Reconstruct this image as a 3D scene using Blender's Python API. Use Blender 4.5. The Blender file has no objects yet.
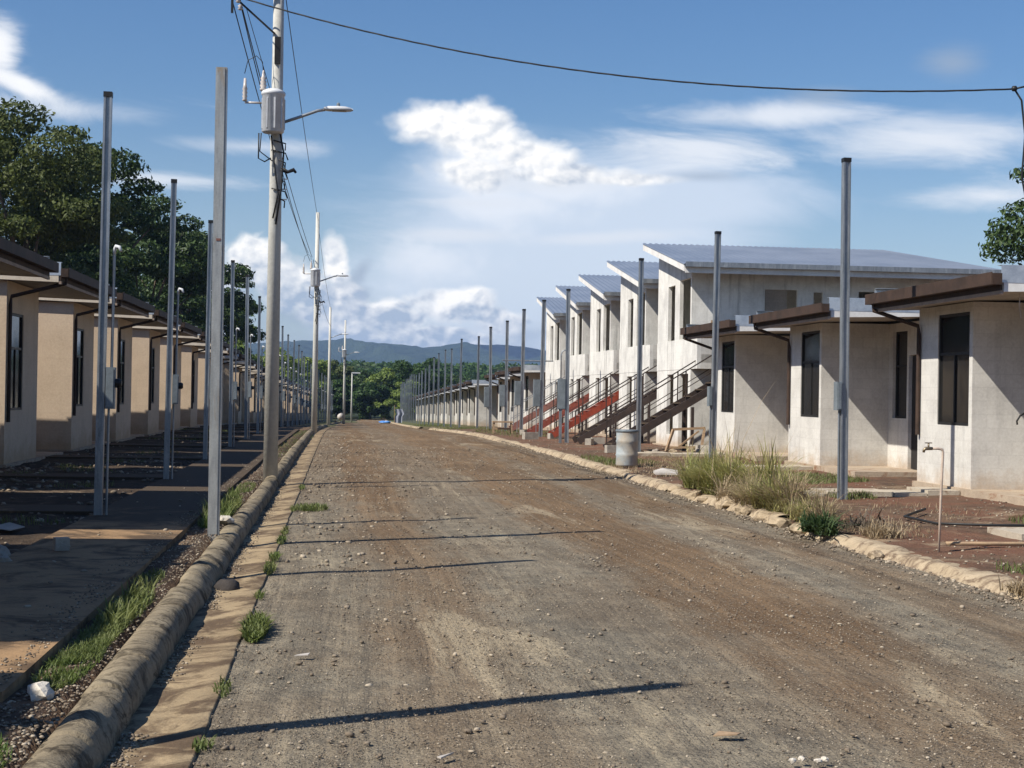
import bpy, math, random
import numpy as np
from mathutils import Vector, Matrix, noise as mnoise
C = bpy.context.scene
R = math.radians
rng = np.random.default_rng(7)
random.seed(7)

# ---------------------------------------------------------------- camera
cam_d = bpy.data.cameras.new('camera'); cam = bpy.data.objects.new('camera', cam_d)
C.collection.objects.link(cam); C.camera = cam
cam_d.lens = 54.07; cam_d.sensor_width = 36; cam_d.clip_start = .1; cam_d.clip_end = 20000
cam.matrix_world = (Matrix.Translation((0, 0, 1.6)) @ Matrix.Rotation(R(-6.38), 4, 'Z')
                    @ Matrix.Rotation(R(90.335), 4, 'X') @ Matrix.Rotation(R(0.97), 4, 'Z'))
# ---------------------------------------------------------------- light
SUN = Vector((-.905, -.426, 1.02)).normalized()
sd = bpy.data.lights.new('sun', 'SUN'); so = bpy.data.objects.new('sun', sd); C.collection.objects.link(so)
sd.energy = 5.0; sd.angle = R(.5); sd.color = (1, .94, .84)
so.rotation_euler = (-SUN).to_track_quat('-Z', 'Y').to_euler()
vs = C.view_settings
vs.view_transform = 'Standard'; vs.look = 'None'; vs.exposure = 0.46; vs.gamma = 1; vs.use_curve_mapping = False
C.cycles.use_denoising = True
C.cycles.max_bounces = 5; C.cycles.volume_bounces = 0
C.cycles.transparent_max_bounces = 6

W = bpy.data.worlds.new('World'); C.world = W; W.use_nodes = True
nt = W.node_tree; N = nt.nodes; L = nt.links; N.clear()

def val(x):
    return x
class NB:
    """tiny node-graph helper: numbers or sockets in, socket out"""
    def __init__(s, t): s.t = t
    def n(s, typ, **kw):
        o = s.t.nodes.new(typ)
        for k, v in kw.items(): setattr(o, k, v)
        return o
    def put(s, sock, v):
        if isinstance(v, bpy.types.NodeSocket): s.t.links.new(v, sock)
        else: sock.default_value = v
    def m(s, op, a, b=0.0, c=0.0, clamp=False):
        o = s.n('ShaderNodeMath', operation=op, use_clamp=clamp)
        s.put(o.inputs[0], a); s.put(o.inputs[1], b)
        if len(o.inputs) > 2: s.put(o.inputs[2], c)
        return o.outputs[0]
    def add(s, a, b): return s.m('ADD', a, b)
    def sub(s, a, b): return s.m('SUBTRACT', a, b)
    def mul(s, a, b): return s.m('MULTIPLY', a, b)
    def mx(s, a, b): return s.m('MAXIMUM', a, b)
    def smooth(s, x, lo, hi, a=0.0, b=1.0):
        o = s.n('ShaderNodeMapRange', interpolation_type='SMOOTHSTEP')
        for i, v in enumerate((x, lo, hi, a, b)): s.put(o.inputs[i], v)
        return o.outputs[0]
    def lin(s, x, lo, hi, a=0.0, b=1.0):
        o = s.n('ShaderNodeMapRange')
        for i, v in enumerate((x, lo, hi, a, b)): s.put(o.inputs[i], v)
        return o.outputs[0]
    def xyz(s, x, y, z=0.0):
        o = s.n('ShaderNodeCombineXYZ')
        for i, v in enumerate((x, y, z)): s.put(o.inputs[i], v)
        return o.outputs[0]
    def sep(s, v):
        o = s.n('ShaderNodeSeparateXYZ'); s.put(o.inputs[0], v); return o.outputs
    def noise(s, vec, scale, detail=5, rough=.55, dist=0.0, color=False):
        o = s.n('ShaderNodeTexNoise'); s.put(o.inputs['Vector'], vec)
        o.inputs['Scale'].default_value = scale; o.inputs['Detail'].default_value = detail
        o.inputs['Roughness'].default_value = rough; o.inputs['Distortion'].default_value = dist
        return o.outputs['Color' if color else 'Fac']
    def vor(s, vec, scale, out='Distance', feature='F1'):
        o = s.n('ShaderNodeTexVoronoi', feature=feature); s.put(o.inputs['Vector'], vec)
        o.inputs['Scale'].default_value = scale
        return o.outputs[out]
    def mix(s, f, a, b, blend='MIX'):
        o = s.n('ShaderNodeMix', data_type='RGBA', blend_type=blend)
        s.put(o.inputs[0], f)
        s.put(o.inputs[6], a if isinstance(a, bpy.types.NodeSocket) else (*a, 1))
        s.put(o.inputs[7], b if isinstance(b, bpy.types.NodeSocket) else (*b, 1))
        return o.outputs[2]
    def vscale(s, v, sc):
        o = s.n('ShaderNodeVectorMath', operation='MULTIPLY'); s.put(o.inputs[0], v); o.inputs[1].default_value = sc
        return o.outputs[0]

g = NB(nt)
SKY = .062
sky = g.n('ShaderNodeTexSky', sky_type='NISHITA'); sky.sun_disc = False
sky.sun_elevation = math.asin(SUN.z); sky.sun_rotation = math.atan2(SUN.x, SUN.y) % (2 * math.pi)
sky.air_density = 1.15; sky.dust_density = .5; sky.ozone_density = 3.2
tc = g.n('ShaderNodeTexCoord').outputs['Generated']
dx, dy, dz = g.sep(tc)
az = g.m('ARCTAN2', dx, dy)
hyp = g.m('SQRT', g.add(g.mul(dx, dx), g.mul(dy, dy)))
el = g.m('DIVIDE', dz, hyp)
PX = 1538.0
def A(px): return math.atan((px - 512) / PX) + R(6.38)            # sky azimuth of a cloud
def E(px, py): return (393 + .017 * (px - 512) - py) / PX         # and its elevation
p1 = g.xyz(az, g.mul(el, 1.25), 0.0)
def puff(p):
    w = g.n('ShaderNodeVectorMath', operation='ADD'); g.put(w.inputs[0], p)
    nn = g.n('ShaderNodeVectorMath', operation='SCALE'); g.put(nn.inputs[0], g.noise(p, 30, 4, .6, 0, True)); nn.inputs['Scale'].default_value = .022
    L.new(nn.outputs[0], w.inputs[1]); pw = w.outputs[0]
    a_ = g.vor(pw, 26, feature='F1'); b_ = g.vor(pw, 62, feature='F1'); c_ = g.vor(pw, 140, feature='F1')
    base = g.noise(p, 15, 8, .55, .3)
    v = g.add(g.mul(g.sub(1.0, g.mul(a_, 1.15)), .38), g.add(g.mul(g.sub(1.0, g.mul(b_, 1.15)), .2), g.mul(g.sub(1.0, g.mul(c_, 1.15)), .10)))
    return g.add(g.mul(base, .55), g.mul(v, .62))
n1 = puff(p1)
p2 = g.xyz(g.add(az, .0030), g.sub(g.mul(el, 1.25), .0042), 0.0)
n1b = puff(p2)
relief = g.mul(g.sub(n1b, n1), 5.5)
p3 = g.xyz(g.mul(az, 1.0), g.add(g.mul(el, 4.2), g.mul(az, .5)), 3.0)
n2 = g.noise(p3, 8.5, 7, .62, .6)
def blob(px, py, rx, ry, tilt=0.0):
    du = g.m('DIVIDE', g.sub(az, A(px)), rx / PX)
    dv = g.m('DIVIDE', g.sub(g.sub(el, E(px, py)), g.mul(g.sub(az, A(px)), tilt)), ry / PX)
    return g.sub(1.0, g.m('SQRT', g.add(g.mul(du, du), g.mul(dv, dv))))
def union(lst):
    r = lst[0]
    for b in lst[1:]: r = g.mx(r, b)
    return r
def layer(blobs, ns, amp, lo, hi):
    d = g.add(union(blobs), g.mul(g.sub(ns, .5), amp))
    return g.smooth(d, lo, hi), d
hs = g.n('ShaderNodeHueSaturation'); hs.inputs['Saturation'].default_value = 1.2; hs.inputs['Value'].default_value = 1.02; L.new(sky.outputs[0], hs.inputs['Color'])
skyc = g.mix(1.0, hs.outputs[0], (1.0, 1.05, 1.20), 'MULTIPLY')
K = .80 / SKY
white = tuple(K * v for v in (1.0, 1.0, 1.0)); pale = tuple(K * v for v in (.66, .73, .86))
grey = tuple(K * v for v in (.36, .43, .53)); warm = tuple(K * v for v in (1.16, 1.12, 1.06))
col = skyc
# humid air towards the horizon
col = g.mix(g.mul(g.smooth(el, .20, 0.0), .42), col, tuple(K * v for v in (.50, .62, .76)))
# soft plume under the big cloud and veils to the right
a, _ = layer([blob(560, 225, 250, 95), blob(520, 290, 230, 100), blob(490, 190, 130, 70), blob(640, 200, 210, 50)], n2, .8, -.05, .6)
col = g.mix(g.mul(a, .74), col, tuple(K * v for v in (.72, .79, .90)))
a, _ = layer([blob(500, 205, 120, 46), blob(430, 260, 90, 50), blob(560, 190, 130, 26)], n1, 1.3, .12, .8)
col = g.mix(g.mul(a, .55), col, tuple(K * v for v in (.92, .94, .98)))
a, _ = layer([blob(930, 150, 260, 42, -.02), blob(985, 205, 150, 26), blob(700, 150, 160, 40), blob(760, 120, 200, 26)], n2, 1.7, .22, 1.15)
col = g.mix(g.mul(a, .85), col, tuple(K * v for v in (.84, .87, .92)))
a, _ = layer([blob(15, 95, 75, 26, -.35), blob(-5, 60, 35, 45), blob(60, 120, 190, 26), blob(250, 150, 190, 18), blob(150,185,150,14)], n2, 1.8, .25, 1.2)
col = g.mix(g.mul(a, .75), col, tuple(K * v for v in (.84, .87, .92)))
a, _ = layer([blob(14, 98, 58, 16, -.35), blob(-8, 66, 28, 36)], n2, 1.0, .1, .8)
col = g.mix(g.mul(a, .85), col, white)
a, _ = layer([blob(545, 182, 170, 16, .03), blob(470, 203, 120, 13), blob(600, 238, 120, 11, .06), blob(450,235,110,12)], n2, 1.4, .12, .9)
col = g.mix(g.mul(a, .75), col, tuple(K * v for v in (.76, .80, .86)))
# grey scraps
a, _ = layer([blob(948, 76, 52, 30), blob(820, 100, 60, 16), blob(700,178,70,10)], n2, 1.2, .15, 1.1)
col = g.mix(g.mul(a, .6), col, grey)
a, _ = layer([blob(360, 272, 26, 26, 1.0), blob(345, 300, 50, 40), blob(300,318,90,22), blob(400,342,120,14), blob(520,335,90,26)], n1, 1.6, .2, 1.0)
col = g.mix(g.mul(a, .75), col, grey)
# cumulus
def cumulus(col, blobs, amp, lo, hi, y0, y1, soft=1.0, base=grey, op=1.0):
    a, d = layer(blobs, n1, amp, lo, hi)
    sh = g.add(g.mul(g.smooth(el, E(400, y1), E(400, y0)), .75), g.add(relief, g.mul(g.smooth(d, .75, .1), .22)))
    c = g.mix(g.m('ADD', sh, .12, clamp=True), base, warm)
    return g.mix(g.mul(a, op), col, c)
base3 = tuple(K * v for v in (.40, .48, .60))
base2 = tuple(K * v for v in (.52, .58, .67))
col = cumulus(col, [blob(428, 122, 66, 36, .1), blob(468, 136, 95, 52, -.1), blob(525, 156, 72, 34), blob(560, 174, 110, 17), blob(462, 172, 80, 32), blob(620, 180, 90, 10)],
              1.5, .18, .66, 118, 225, base=base2, op=.95)
col = cumulus(col, [blob(245, 265, 60, 50), blob(205, 300, 80, 60), blob(285, 288, 66, 50), blob(332, 262, 24, 38), blob(325, 308, 66, 36), blob(185, 250, 44, 26)],
              1.5, .20, .50, 225, 318, base=base3, op=.90)
col = cumulus(col, [blob(452, 304, 66, 32), blob(385, 320, 66, 28), blob(498, 322, 50, 26), blob(430, 337, 130, 18), blob(350, 335, 66, 20), blob(590, 334, 80, 12)],
              1.5, .16, .46, 276, 338, base=base3, op=.92)
bg = g.n('ShaderNodeBackground'); L.new(col, bg.inputs[0]); bg.inputs[1].default_value = SKY
wo = g.n('ShaderNodeOutputWorld'); L.new(bg.outputs[0], wo.inputs[0])
W.cycles.sampling_method = 'MANUAL'; W.cycles.sample_map_resolution = 512

# ---------------------------------------------------------------- materials
def new_mat(name):
    m = bpy.data.materials.new(name); m.use_nodes = True
    t = m.node_tree; b = t.nodes['Principled BSDF']
    q = NB(t); q.b = b; q.pos = q.n('ShaderNodeNewGeometry').outputs['Position']
    return m, q
def setp(q, rough=.8, metal=0.0, spec=.3):
    q.b.inputs['Roughness'].default_value = rough; q.b.inputs['Metallic'].default_value = metal
    q.b.inputs['Specular IOR Level'].default_value = spec
def bump(q, h, strength=.5, dist=.02, prev=None):
    o = q.n('ShaderNodeBump'); q.put(o.inputs['Height'], h)
    o.inputs['Strength'].default_value = strength; o.inputs['Distance'].default_value = dist
    if prev is not None: q.t.links.new(prev, o.inputs['Normal'])
    q.t.links.new(o.outputs[0], q.b.inputs['Normal']); return o.outputs[0]
def simple(name, c1, c2=None, scale=6, rough=.7, metal=0.0, spec=.3, bs=0.0, bscale=30, c3=None, stretch=(1, 1, 1)):
    m, q = new_mat(name); setp(q, rough, metal, spec)
    c2 = c2 or tuple(.75 * v for v in c1)
    v = q.vscale(q.pos, stretch)
    c = q.mix(q.smooth(q.noise(v, scale, 6, .6), .35, .68), c1, c2)
    if c3: c = q.mix(q.smooth(q.noise(v, scale * .37, 5, .65, .5), .52, .68), c, c3)
    c = q.mix(.35, c, q.mix(q.noise(q.pos, scale * 9, 3), (0, 0, 0), (1, 1, 1)), 'SOFT_LIGHT')
    q.put(q.b.inputs['Base Color'], c)
    if bs: bump(q, q.noise(q.pos, bscale, 6, .65), bs, .02)
    return m

def road_mat():
    m, q = new_mat('gravel_road'); setp(q, .95, 0, .12)
    x, y, z = q.sep(q.pos)
    wob = q.mul(q.sub(q.noise(q.xyz(0.0, q.mul(y, .045), 2.0), 1, 3), .5), 1.6)
    fray = q.mul(q.sub(q.noise(q.xyz(q.mul(x, 1.4), q.mul(y, .35), 0.0), 1.6, 6, .7), .5), 1.5)
    xx = q.add(q.add(x, wob), fray)
    def band(c, w, e): return q.smooth(q.m('ABSOLUTE', q.sub(xx, c)), w + e, w - e)
    tracks = q.mx(q.mx(band(3.0, .62, .35), q.mul(band(.55, .38, .3), .75)), q.mul(band(4.6, .3, .3), .7))
    rut = q.noise(q.xyz(q.mul(q.add(x, wob), 7.0), q.mul(y, .16), 0.0), 1.0, 5, .62, .2)
    big = q.noise(q.xyz(q.mul(x, .6), q.mul(y, .28), 0), 1.0, 6, .68, .6)
    med = q.noise(q.pos, 2.6, 6, .7)
    fine = q.noise(q.pos, 34, 4, .75); fine2 = q.noise(q.pos, 95, 3, .7)
    brown, brown2 = (.205, .136, .078), (.125, .082, .048)
    gry, gry2 = (.250, .215, .158), (.130, .115, .090)
    cg = q.mix(q.smooth(q.add(q.mul(med, .6), q.mul(rut, .5)), .42, .68), gry, gry2)
    cb = q.mix(q.smooth(q.add(q.mul(big, .5), q.mul(rut, .6)), .42, .66), brown, brown2)
    far = q.smooth(y, 12, 40)
    fb = q.add(q.mul(tracks, q.smooth(y, 5, 14, .45, .95)), q.add(q.mul(far, .55), q.mul(q.smooth(big, .42, .66), .35)))
    c = q.mix(q.m('MINIMUM', fb, 1.0), cg, cb)
    c = q.mix(q.mul(q.smooth(q.noise(q.xyz(q.mul(x, 1.3), q.mul(y, .16), 5.0), 1.3, 7, .72, .8), .54, .68), .6), c, (.40, .335, .23))
    c = q.mix(q.mul(q.smooth(q.noise(q.xyz(q.mul(x, .8), q.mul(y, .5), 9.0), 1.0, 7, .75, .6), .58, .70), .6), c, (.085, .068, .052))
    c = q.mix(q.mul(q.smooth(rut, .55, .68), q.smooth(y, 8, 20, .10, .4)), c, (.33, .27, .19))
    vd = q.vor(q.pos, 46); vc = q.sep(q.vor(q.pos, 46, 'Color'))[0]
    peb = q.mul(q.smooth(vd, .42, .30), q.smooth(vc, .45, .5))
    c = q.mix(q.mul(peb, .55), c, q.mix(vc, (.07, .06, .05), (.40, .34, .26)))
    c = q.mix(.85, c, q.mix(fine, (.05, .05, .05), (.95, .95, .95)), 'OVERLAY')
    c = q.mix(.5, c, q.mix(fine2, (.1, .1, .1), (.9, .9, .9)), 'OVERLAY')
    q.put(q.b.inputs['Base Color'], c)
    b1 = bump(q, q.add(q.noise(q.pos, 5, 5, .7), q.mul(rut, .5)), .9, .06)
    b2 = bump(q, q.add(q.mul(peb, .8), q.mul(fine, .9)), .9, .02, b1)
    return m
def soil_mat():
    m, q = new_mat('soil'); setp(q, .95, 0, .12)
    x, y, z = q.sep(q.pos)
    a = q.noise(q.pos, .5, 6, .7, .5); b = q.noise(q.pos, 3.2, 6, .7)
    c = q.mix(q.smooth(b, .35, .65), (.150, .098, .064), (.085, .057, .040)); c = q.mix(q.smooth(x, -2.4, -3.0), c, q.mix(q.smooth(b, .35, .65), (.075, .054, .038), (.04, .030, .023)))  # left yard soil darkened, deepening the house shade through its colour
    red = q.mul(q.smooth(a, .42, .58), q.smooth(x, 4, 7))
    c = q.mix(q.mul(red, .7), c, (.165, .078, .050))
    c = q.mix(q.smooth(q.noise(q.pos, .9, 6, .75, .9), .55, .68), c, (.27, .20, .13))
    c = q.mix(q.smooth(y, 60, 130), c, (.10, .105, .05)); c = q.mix(q.smooth(y, 200, 235), c, (.025, .032, .014))  # dark forest floor past the road end, tree shade painted into it
    c = q.mix(.7, c, q.mix(q.noise(q.pos, 40, 4, .75), (.15, .15, .15), (.85, .85, .85)), 'OVERLAY')
    q.put(q.b.inputs['Base Color'], c)
    b1 = bump(q, b, .8, .08); bump(q, q.noise(q.pos, 38, 4, .7), .8, .02, b1)
    return m
def wall_mat(name, c1, c2, stain, block=.5, soil=(.38, .26, .15)):
    m, q = new_mat(name); setp(q, .9, 0, .15)
    x, y, z = q.sep(q.pos)
    v = q.xyz(q.add(x, y), z, 0)
    br = q.n('ShaderNodeTexBrick'); q.put(br.inputs['Vector'], v)
    br.inputs['Scale'].default_value = 1; br.inputs['Brick Width'].default_value = .4; br.inputs['Row Height'].default_value = .2
    br.inputs['Mortar Size'].default_value = .012; br.inputs['Mortar Smooth'].default_value = .8
    br.inputs['Color1'].default_value = (.9, .9, .9, 1); br.inputs['Color2'].default_value = (.62, .62, .62, 1); br.inputs['Mortar'].default_value = (.52, .52, .52, 1)
    c = q.mix(q.smooth(q.noise(q.pos, 1.3, 6, .65, .4), .35, .68), c1, c2)
    c = q.mix(block * .5, c, br.outputs['Color'], 'MULTIPLY')
    # vertical rain streaks
    st = q.smooth(q.noise(q.xyz(q.mul(q.add(x, y), 5), q.mul(z, .45), q.mul(x, 1.3)), 1.0, 5, .6), .52, .74)
    c = q.mix(q.mul(st, stain), c, tuple(.45 * k for k in c2))
    # splashed red mud along the foot
    ft = q.add(q.sub(z, q.mul(q.mx(q.sub(y, 60), 0.0), -.0175)), q.mul(q.noise(q.pos, 2.4, 5, .7), -1.0))
    c = q.mix(q.mul(q.smooth(ft, .12, -.35), .6), c, soil)
    c = q.mix(.5, c, q.mix(q.noise(q.pos, 25, 4, .7), (.25, .25, .25), (.75, .75, .75)), 'OVERLAY')
    q.put(q.b.inputs['Base Color'], c)
    b1 = bump(q, br.outputs['Fac'], -.25 * block, .01); bump(q, q.noise(q.pos, 22, 5, .7), .22, .012, b1)
    return m
def concrete_mat(name, c1, c2, dirt, dscale=1.4, dlo=.50, cross=0.0, far_shade_dirt=False):
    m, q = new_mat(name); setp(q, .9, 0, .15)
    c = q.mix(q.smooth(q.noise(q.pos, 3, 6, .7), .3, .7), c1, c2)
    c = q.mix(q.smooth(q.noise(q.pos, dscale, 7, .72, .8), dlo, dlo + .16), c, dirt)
    if far_shade_dirt:
        y_ = q.sep(q.pos)[1]; c = q.mix(q.smooth(q.add(q.mul(y_, .06), q.noise(q.pos, .9, 6, .7, .6)), 1.35, 1.6), c, (.075, .055, .038))  # farther bays: soil cover, its dark colour also standing in for roof shade
    if cross:   # flaking grime and casting rings on the kerb
        x, y, z = q.sep(q.pos)
        c = q.mix(q.mul(q.smooth(q.noise(q.xyz(q.mul(x, 3), q.mul(y, 2.6), q.mul(z, 3)), 1.0, 7, .78, 1.2), .5, .60), cross), c, tuple(.5 * k for k in dirt))
        c = q.mix(q.mul(q.smooth(q.noise(q.xyz(q.mul(x, 1.2), q.mul(y, 22), q.mul(z, 1.2)), 1.0, 3, .7, .2), .56, .66), cross * .7), c, tuple(.5 * k for k in dirt))
    c = q.mix(.6, c, q.mix(q.noise(q.pos, 45, 4, .75), (.2, .2, .2), (.8, .8, .8)), 'OVERLAY')
    q.put(q.b.inputs['Base Color'], c)
    b1 = bump(q, q.noise(q.pos, 6, 5, .7), .5, .03); bump(q, q.noise(q.pos, 50, 4, .7), .5, .008, b1)
    return m
def leaf_mat(name, c1, c2, rough=.55, c3=None, trans=.35):
    m, q = new_mat(name); setp(q, rough, 0, .3)
    c = q.mix(q.smooth(q.noise(q.pos, .35, 4, .6), .35, .65), c1, c2)
    rr = q.n('ShaderNodeTexWhiteNoise', noise_dimensions='3D')
    sn = q.n('ShaderNodeVectorMath', operation='SNAP'); q.put(sn.inputs[0], q.pos); sn.inputs[1].default_value = (.3, .3, .3)
    q.put(rr.inputs[0], sn.outputs[0])
    c = q.mix(q.mul(rr.outputs[0], .6), c, c3 or tuple(1.7 * k for k in c1))
    q.put(q.b.inputs['Base Color'], c)
    tl = q.n('ShaderNodeBsdfTranslucent'); q.put(tl.inputs[0], c)
    mx = q.n('ShaderNodeMixShader'); mx.inputs[0].default_value = trans
    q.t.links.new(q.b.outputs[0], mx.inputs[1]); q.t.links.new(tl.outputs[0], mx.inputs[2])
    q.t.links.new(mx.outputs[0], q.t.nodes['Material Output'].inputs[0])
    return m
M = {}
M['road'] = road_mat(); M['soil'] = soil_mat()
M['plaster'] = wall_mat('raw_plaster', (.64, .62, .57), (.52, .50, .46), .26, .5)
M['plaster2'] = wall_mat('pale_render', (.72, .705, .655), (.55, .535, .50), .6, .3)
M['beige'] = wall_mat('beige_paint', (.62, .49, .36), (.56, .44, .32), .12, .25)
M['beam'] = simple('cream_band', (.62, .54, .43), (.52, .45, .36), 3, .8)
M['whitefascia'] = simple('white_fascia', (.72, .71, .68), (.62, .60, .57), 2, .6)
M['galv_sheet'] = simple('galvanised_flashing', (.62, .66, .70), (.45, .49, .54), 5, .38, .6)
M['brown'] = simple('brown_metal', (.060, .038, .028), (.038, .026, .020), 3, .7, 0, .2)
M['tan'] = simple('tan_strip', (.33, .25, .19), (.25, .19, .15), 3, .7)
M['soffit'] = simple('soffit_board', (.40, .36, .31), (.32, .29, .25), 2, .85)
M['slab'] = concrete_mat('house_slab', (.42, .34, .25), (.34, .27, .20), (.24, .13, .075), 1.8, .52)
M['path'] = concrete_mat('concrete_path', (.46, .40, .31), (.38, .33, .26), (.20, .13, .085), 1.6, .52)
M['walk'] = concrete_mat('sidewalk', (.32, .205, .11), (.23, .15, .085), (.095, .064, .04), 1.3, .47, far_shade_dirt=True)
M['gutter'] = concrete_mat('gutter_concrete', (.35, .265, .16), (.27, .205, .125), (.11, .076, .048), 1.9, .43)
M['kerb'] = concrete_mat('mossy_kerb', (.27, .225, .155), (.19, .155, .105), (.075, .060, .042), 3.2, .50, .75)
M['kerb2'] = concrete_mat('sandy_kerb', (.43, .345, .235), (.32, .25, .165), (.15, .105, .07), 3.4, .47)
M['rock'] = simple('rock', (.34, .30, .25), (.24, .20, .16), 8, .9, bs=.6, bscale=25)
M['palerock'] = simple('pale_rock', (.60, .55, .47), (.46, .41, .34), 6, .9, bs=.5, bscale=20)
M['darkrock'] = simple('dark_rock', (.05, .042, .038), (.035, .03, .028), 8, .85, bs=.5, bscale=20)
M['block'] = simple('concrete_block', (.40, .36, .30), (.30, .27, .23), 10, .95, bs=.6, bscale=60)
M['steel'] = simple('galvanised_steel', (.30, .32, .34), (.21, .23, .25), 5, .42, .55, .4, stretch=(3, 3, .6), c3=(.38, .40, .41))
M['steel2'] = simple('weathered_galvanised_steel', (.40, .41, .40), (.29, .30, .30), 6, .5, .4, .4, stretch=(3, 3, .5), c3=(.33, .27, .20))
M['boxgrey'] = simple('grey_box_paint', (.20, .23, .25), (.15, .175, .19), 4, .5, .2)
M['pole'] = simple('pole_concrete', (.54, .53, .48), (.44, .43, .39), 2, .85, bs=.2, bscale=20, stretch=(2, 2, .4))
M['lampgrey'] = simple('lamp_housing', (.60, .61, .62), (.5, .51, .52), 3, .4)
M['black'] = simple('black_rubber', (.02, .02, .02), (.015, .015, .015), 5, .5)
M['porcelain'] = simple('porcelain', (.55, .50, .46), (.4, .36, .33), 5, .25)
M['stairbrown'] = simple('brown_stair_paint', (.060, .042, .035), (.04, .03, .026), 6, .5)
M['stairred'] = simple('red_stair_primer', (.27, .050, .026), (.18, .034, .02), 5, .55)
M['stairorange'] = simple('orange_red_stair_primer', (.24, .065, .040), (.17, .04, .03), 2, .6)
M['stairrust'] = simple('faded_pink_stair_primer', (.24, .11, .085), (.16, .08, .065), 3, .7)
M['wood'] = simple('raw_timber', (.36, .25, .15), (.25, .17, .11), 6, .8, stretch=(1, 1, 4))
M['blueplastic'] = simple('blue_grey_plastic', (.33, .38, .40), (.38, .33, .26), 2.4, .5)
M['board'] = simple('window_boarding', (.30, .25, .20), (.24, .20, .165), 3, .8)
M['bark'] = simple('bark', (.11, .085, .062), (.07, .055, .042), 5, .9, bs=.6, bscale=12)
M['tarp'] = simple('blue_tarpaulin', (.06, .20, .55), (.10, .28, .62), 3, .4)
M['sheet'] = simple('pale_plastic_sheet', (.30, .32, .38), (.22, .24, .30), 3, .35)
M['offwhite'] = simple('offwhite_paint', (.50, .46, .42), (.38, .35, .31), 4, .6)
M['brass'] = simple('old_brass', (.25, .20, .13), (.16, .12, .08), 20, .45, .7)
M['pvc'] = simple('weathered_pvc', (.50, .40, .32), (.38, .30, .24), 8, .6)
M['dark'] = simple('dark_interior', (.03, .027, .025), (.02, .018, .017), 2, .9)
m, q = new_mat('window_glass'); setp(q, .08, 0, .32); q.b.inputs['Base Color'].default_value = (.018, .017, .016, 1); M['glass'] = m
bump(q, q.noise(q.pos, 1.2, 2, .5), .06, .1)
M['leaf'] = leaf_mat('tree_leaves', (.043, .074, .018), (.025, .045, .012), trans=.22)
M['leafolive'] = leaf_mat('olive_tree_leaves', (.080, .100, .026), (.045, .062, .016))
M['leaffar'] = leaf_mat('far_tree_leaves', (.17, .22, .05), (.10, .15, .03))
M['leafdark'] = leaf_mat('dark_tree_leaves', (.040, .080, .018), (.026, .052, .013))
M['grass'] = leaf_mat('green_grass', (.085, .135, .028), (.12, .15, .04), c3=(.22, .22, .09))
M['drygrass'] = leaf_mat('dry_grass', (.30, .30, .095), (.16, .20, .05), c3=(.50, .40, .20))
M['deepgrass'] = leaf_mat('dark_grass', (.05, .09, .03), (.035, .07, .025), c3=(.10, .13, .05))
M['straw'] = leaf_mat('straw', (.36, .28, .17), (.25, .18, .10), c3=(.50, .40, .26))

# corrugated roof sheet
m, q = new_mat('roof_sheet'); setp(q, .35, .45, .5)
q.put(q.b.inputs['Base Color'], q.mix(q.smooth(q.noise(q.pos, .8, 4), .3, .7), (.31, .345, .40), (.24, .275, .33))); M['roofsheet'] = m
m, q = new_mat('far_forest'); setp(q, 1, 0, 0)
q.put(q.b.inputs['Base Color'], q.mix(q.smooth(q.noise(q.pos, .012, 6, .7), .35, .65), (.045, .065, .03), (.022, .036, .016)))
bump(q, q.noise(q.pos, .03, 6, .7), 1.0, 30.0); M['forest'] = m

# ---------------------------------------------------------------- mesh helpers
def finish(name, me, mat, parent=None, smooth=False):
    o = bpy.data.objects.new(name, me); C.collection.objects.link(o)
    if mat is not None: me.materials.append(M[mat] if isinstance(mat, str) else mat)
    if smooth: me.shade_smooth()
    if parent is not None: o.parent = parent
    return o
def npmesh(name, V, F, mat, parent=None, smooth=False):
    V = np.ascontiguousarray(V, np.float32); F = np.ascontiguousarray(F, np.int32)
    k = F.shape[1]; me = bpy.data.meshes.new(name)
    me.vertices.add(len(V)); me.vertices.foreach_set('co', V.ravel())
    me.loops.add(F.size); me.loops.foreach_set('vertex_index', F.ravel())
    me.polygons.add(len(F)); me.polygons.foreach_set('loop_start', np.arange(0, F.size, k, dtype=np.int32))
    me.polygons.foreach_set('loop_total', np.full(len(F), k, np.int32)); me.update(calc_edges=True)
    return finish(name, me, mat, parent, smooth)
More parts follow.
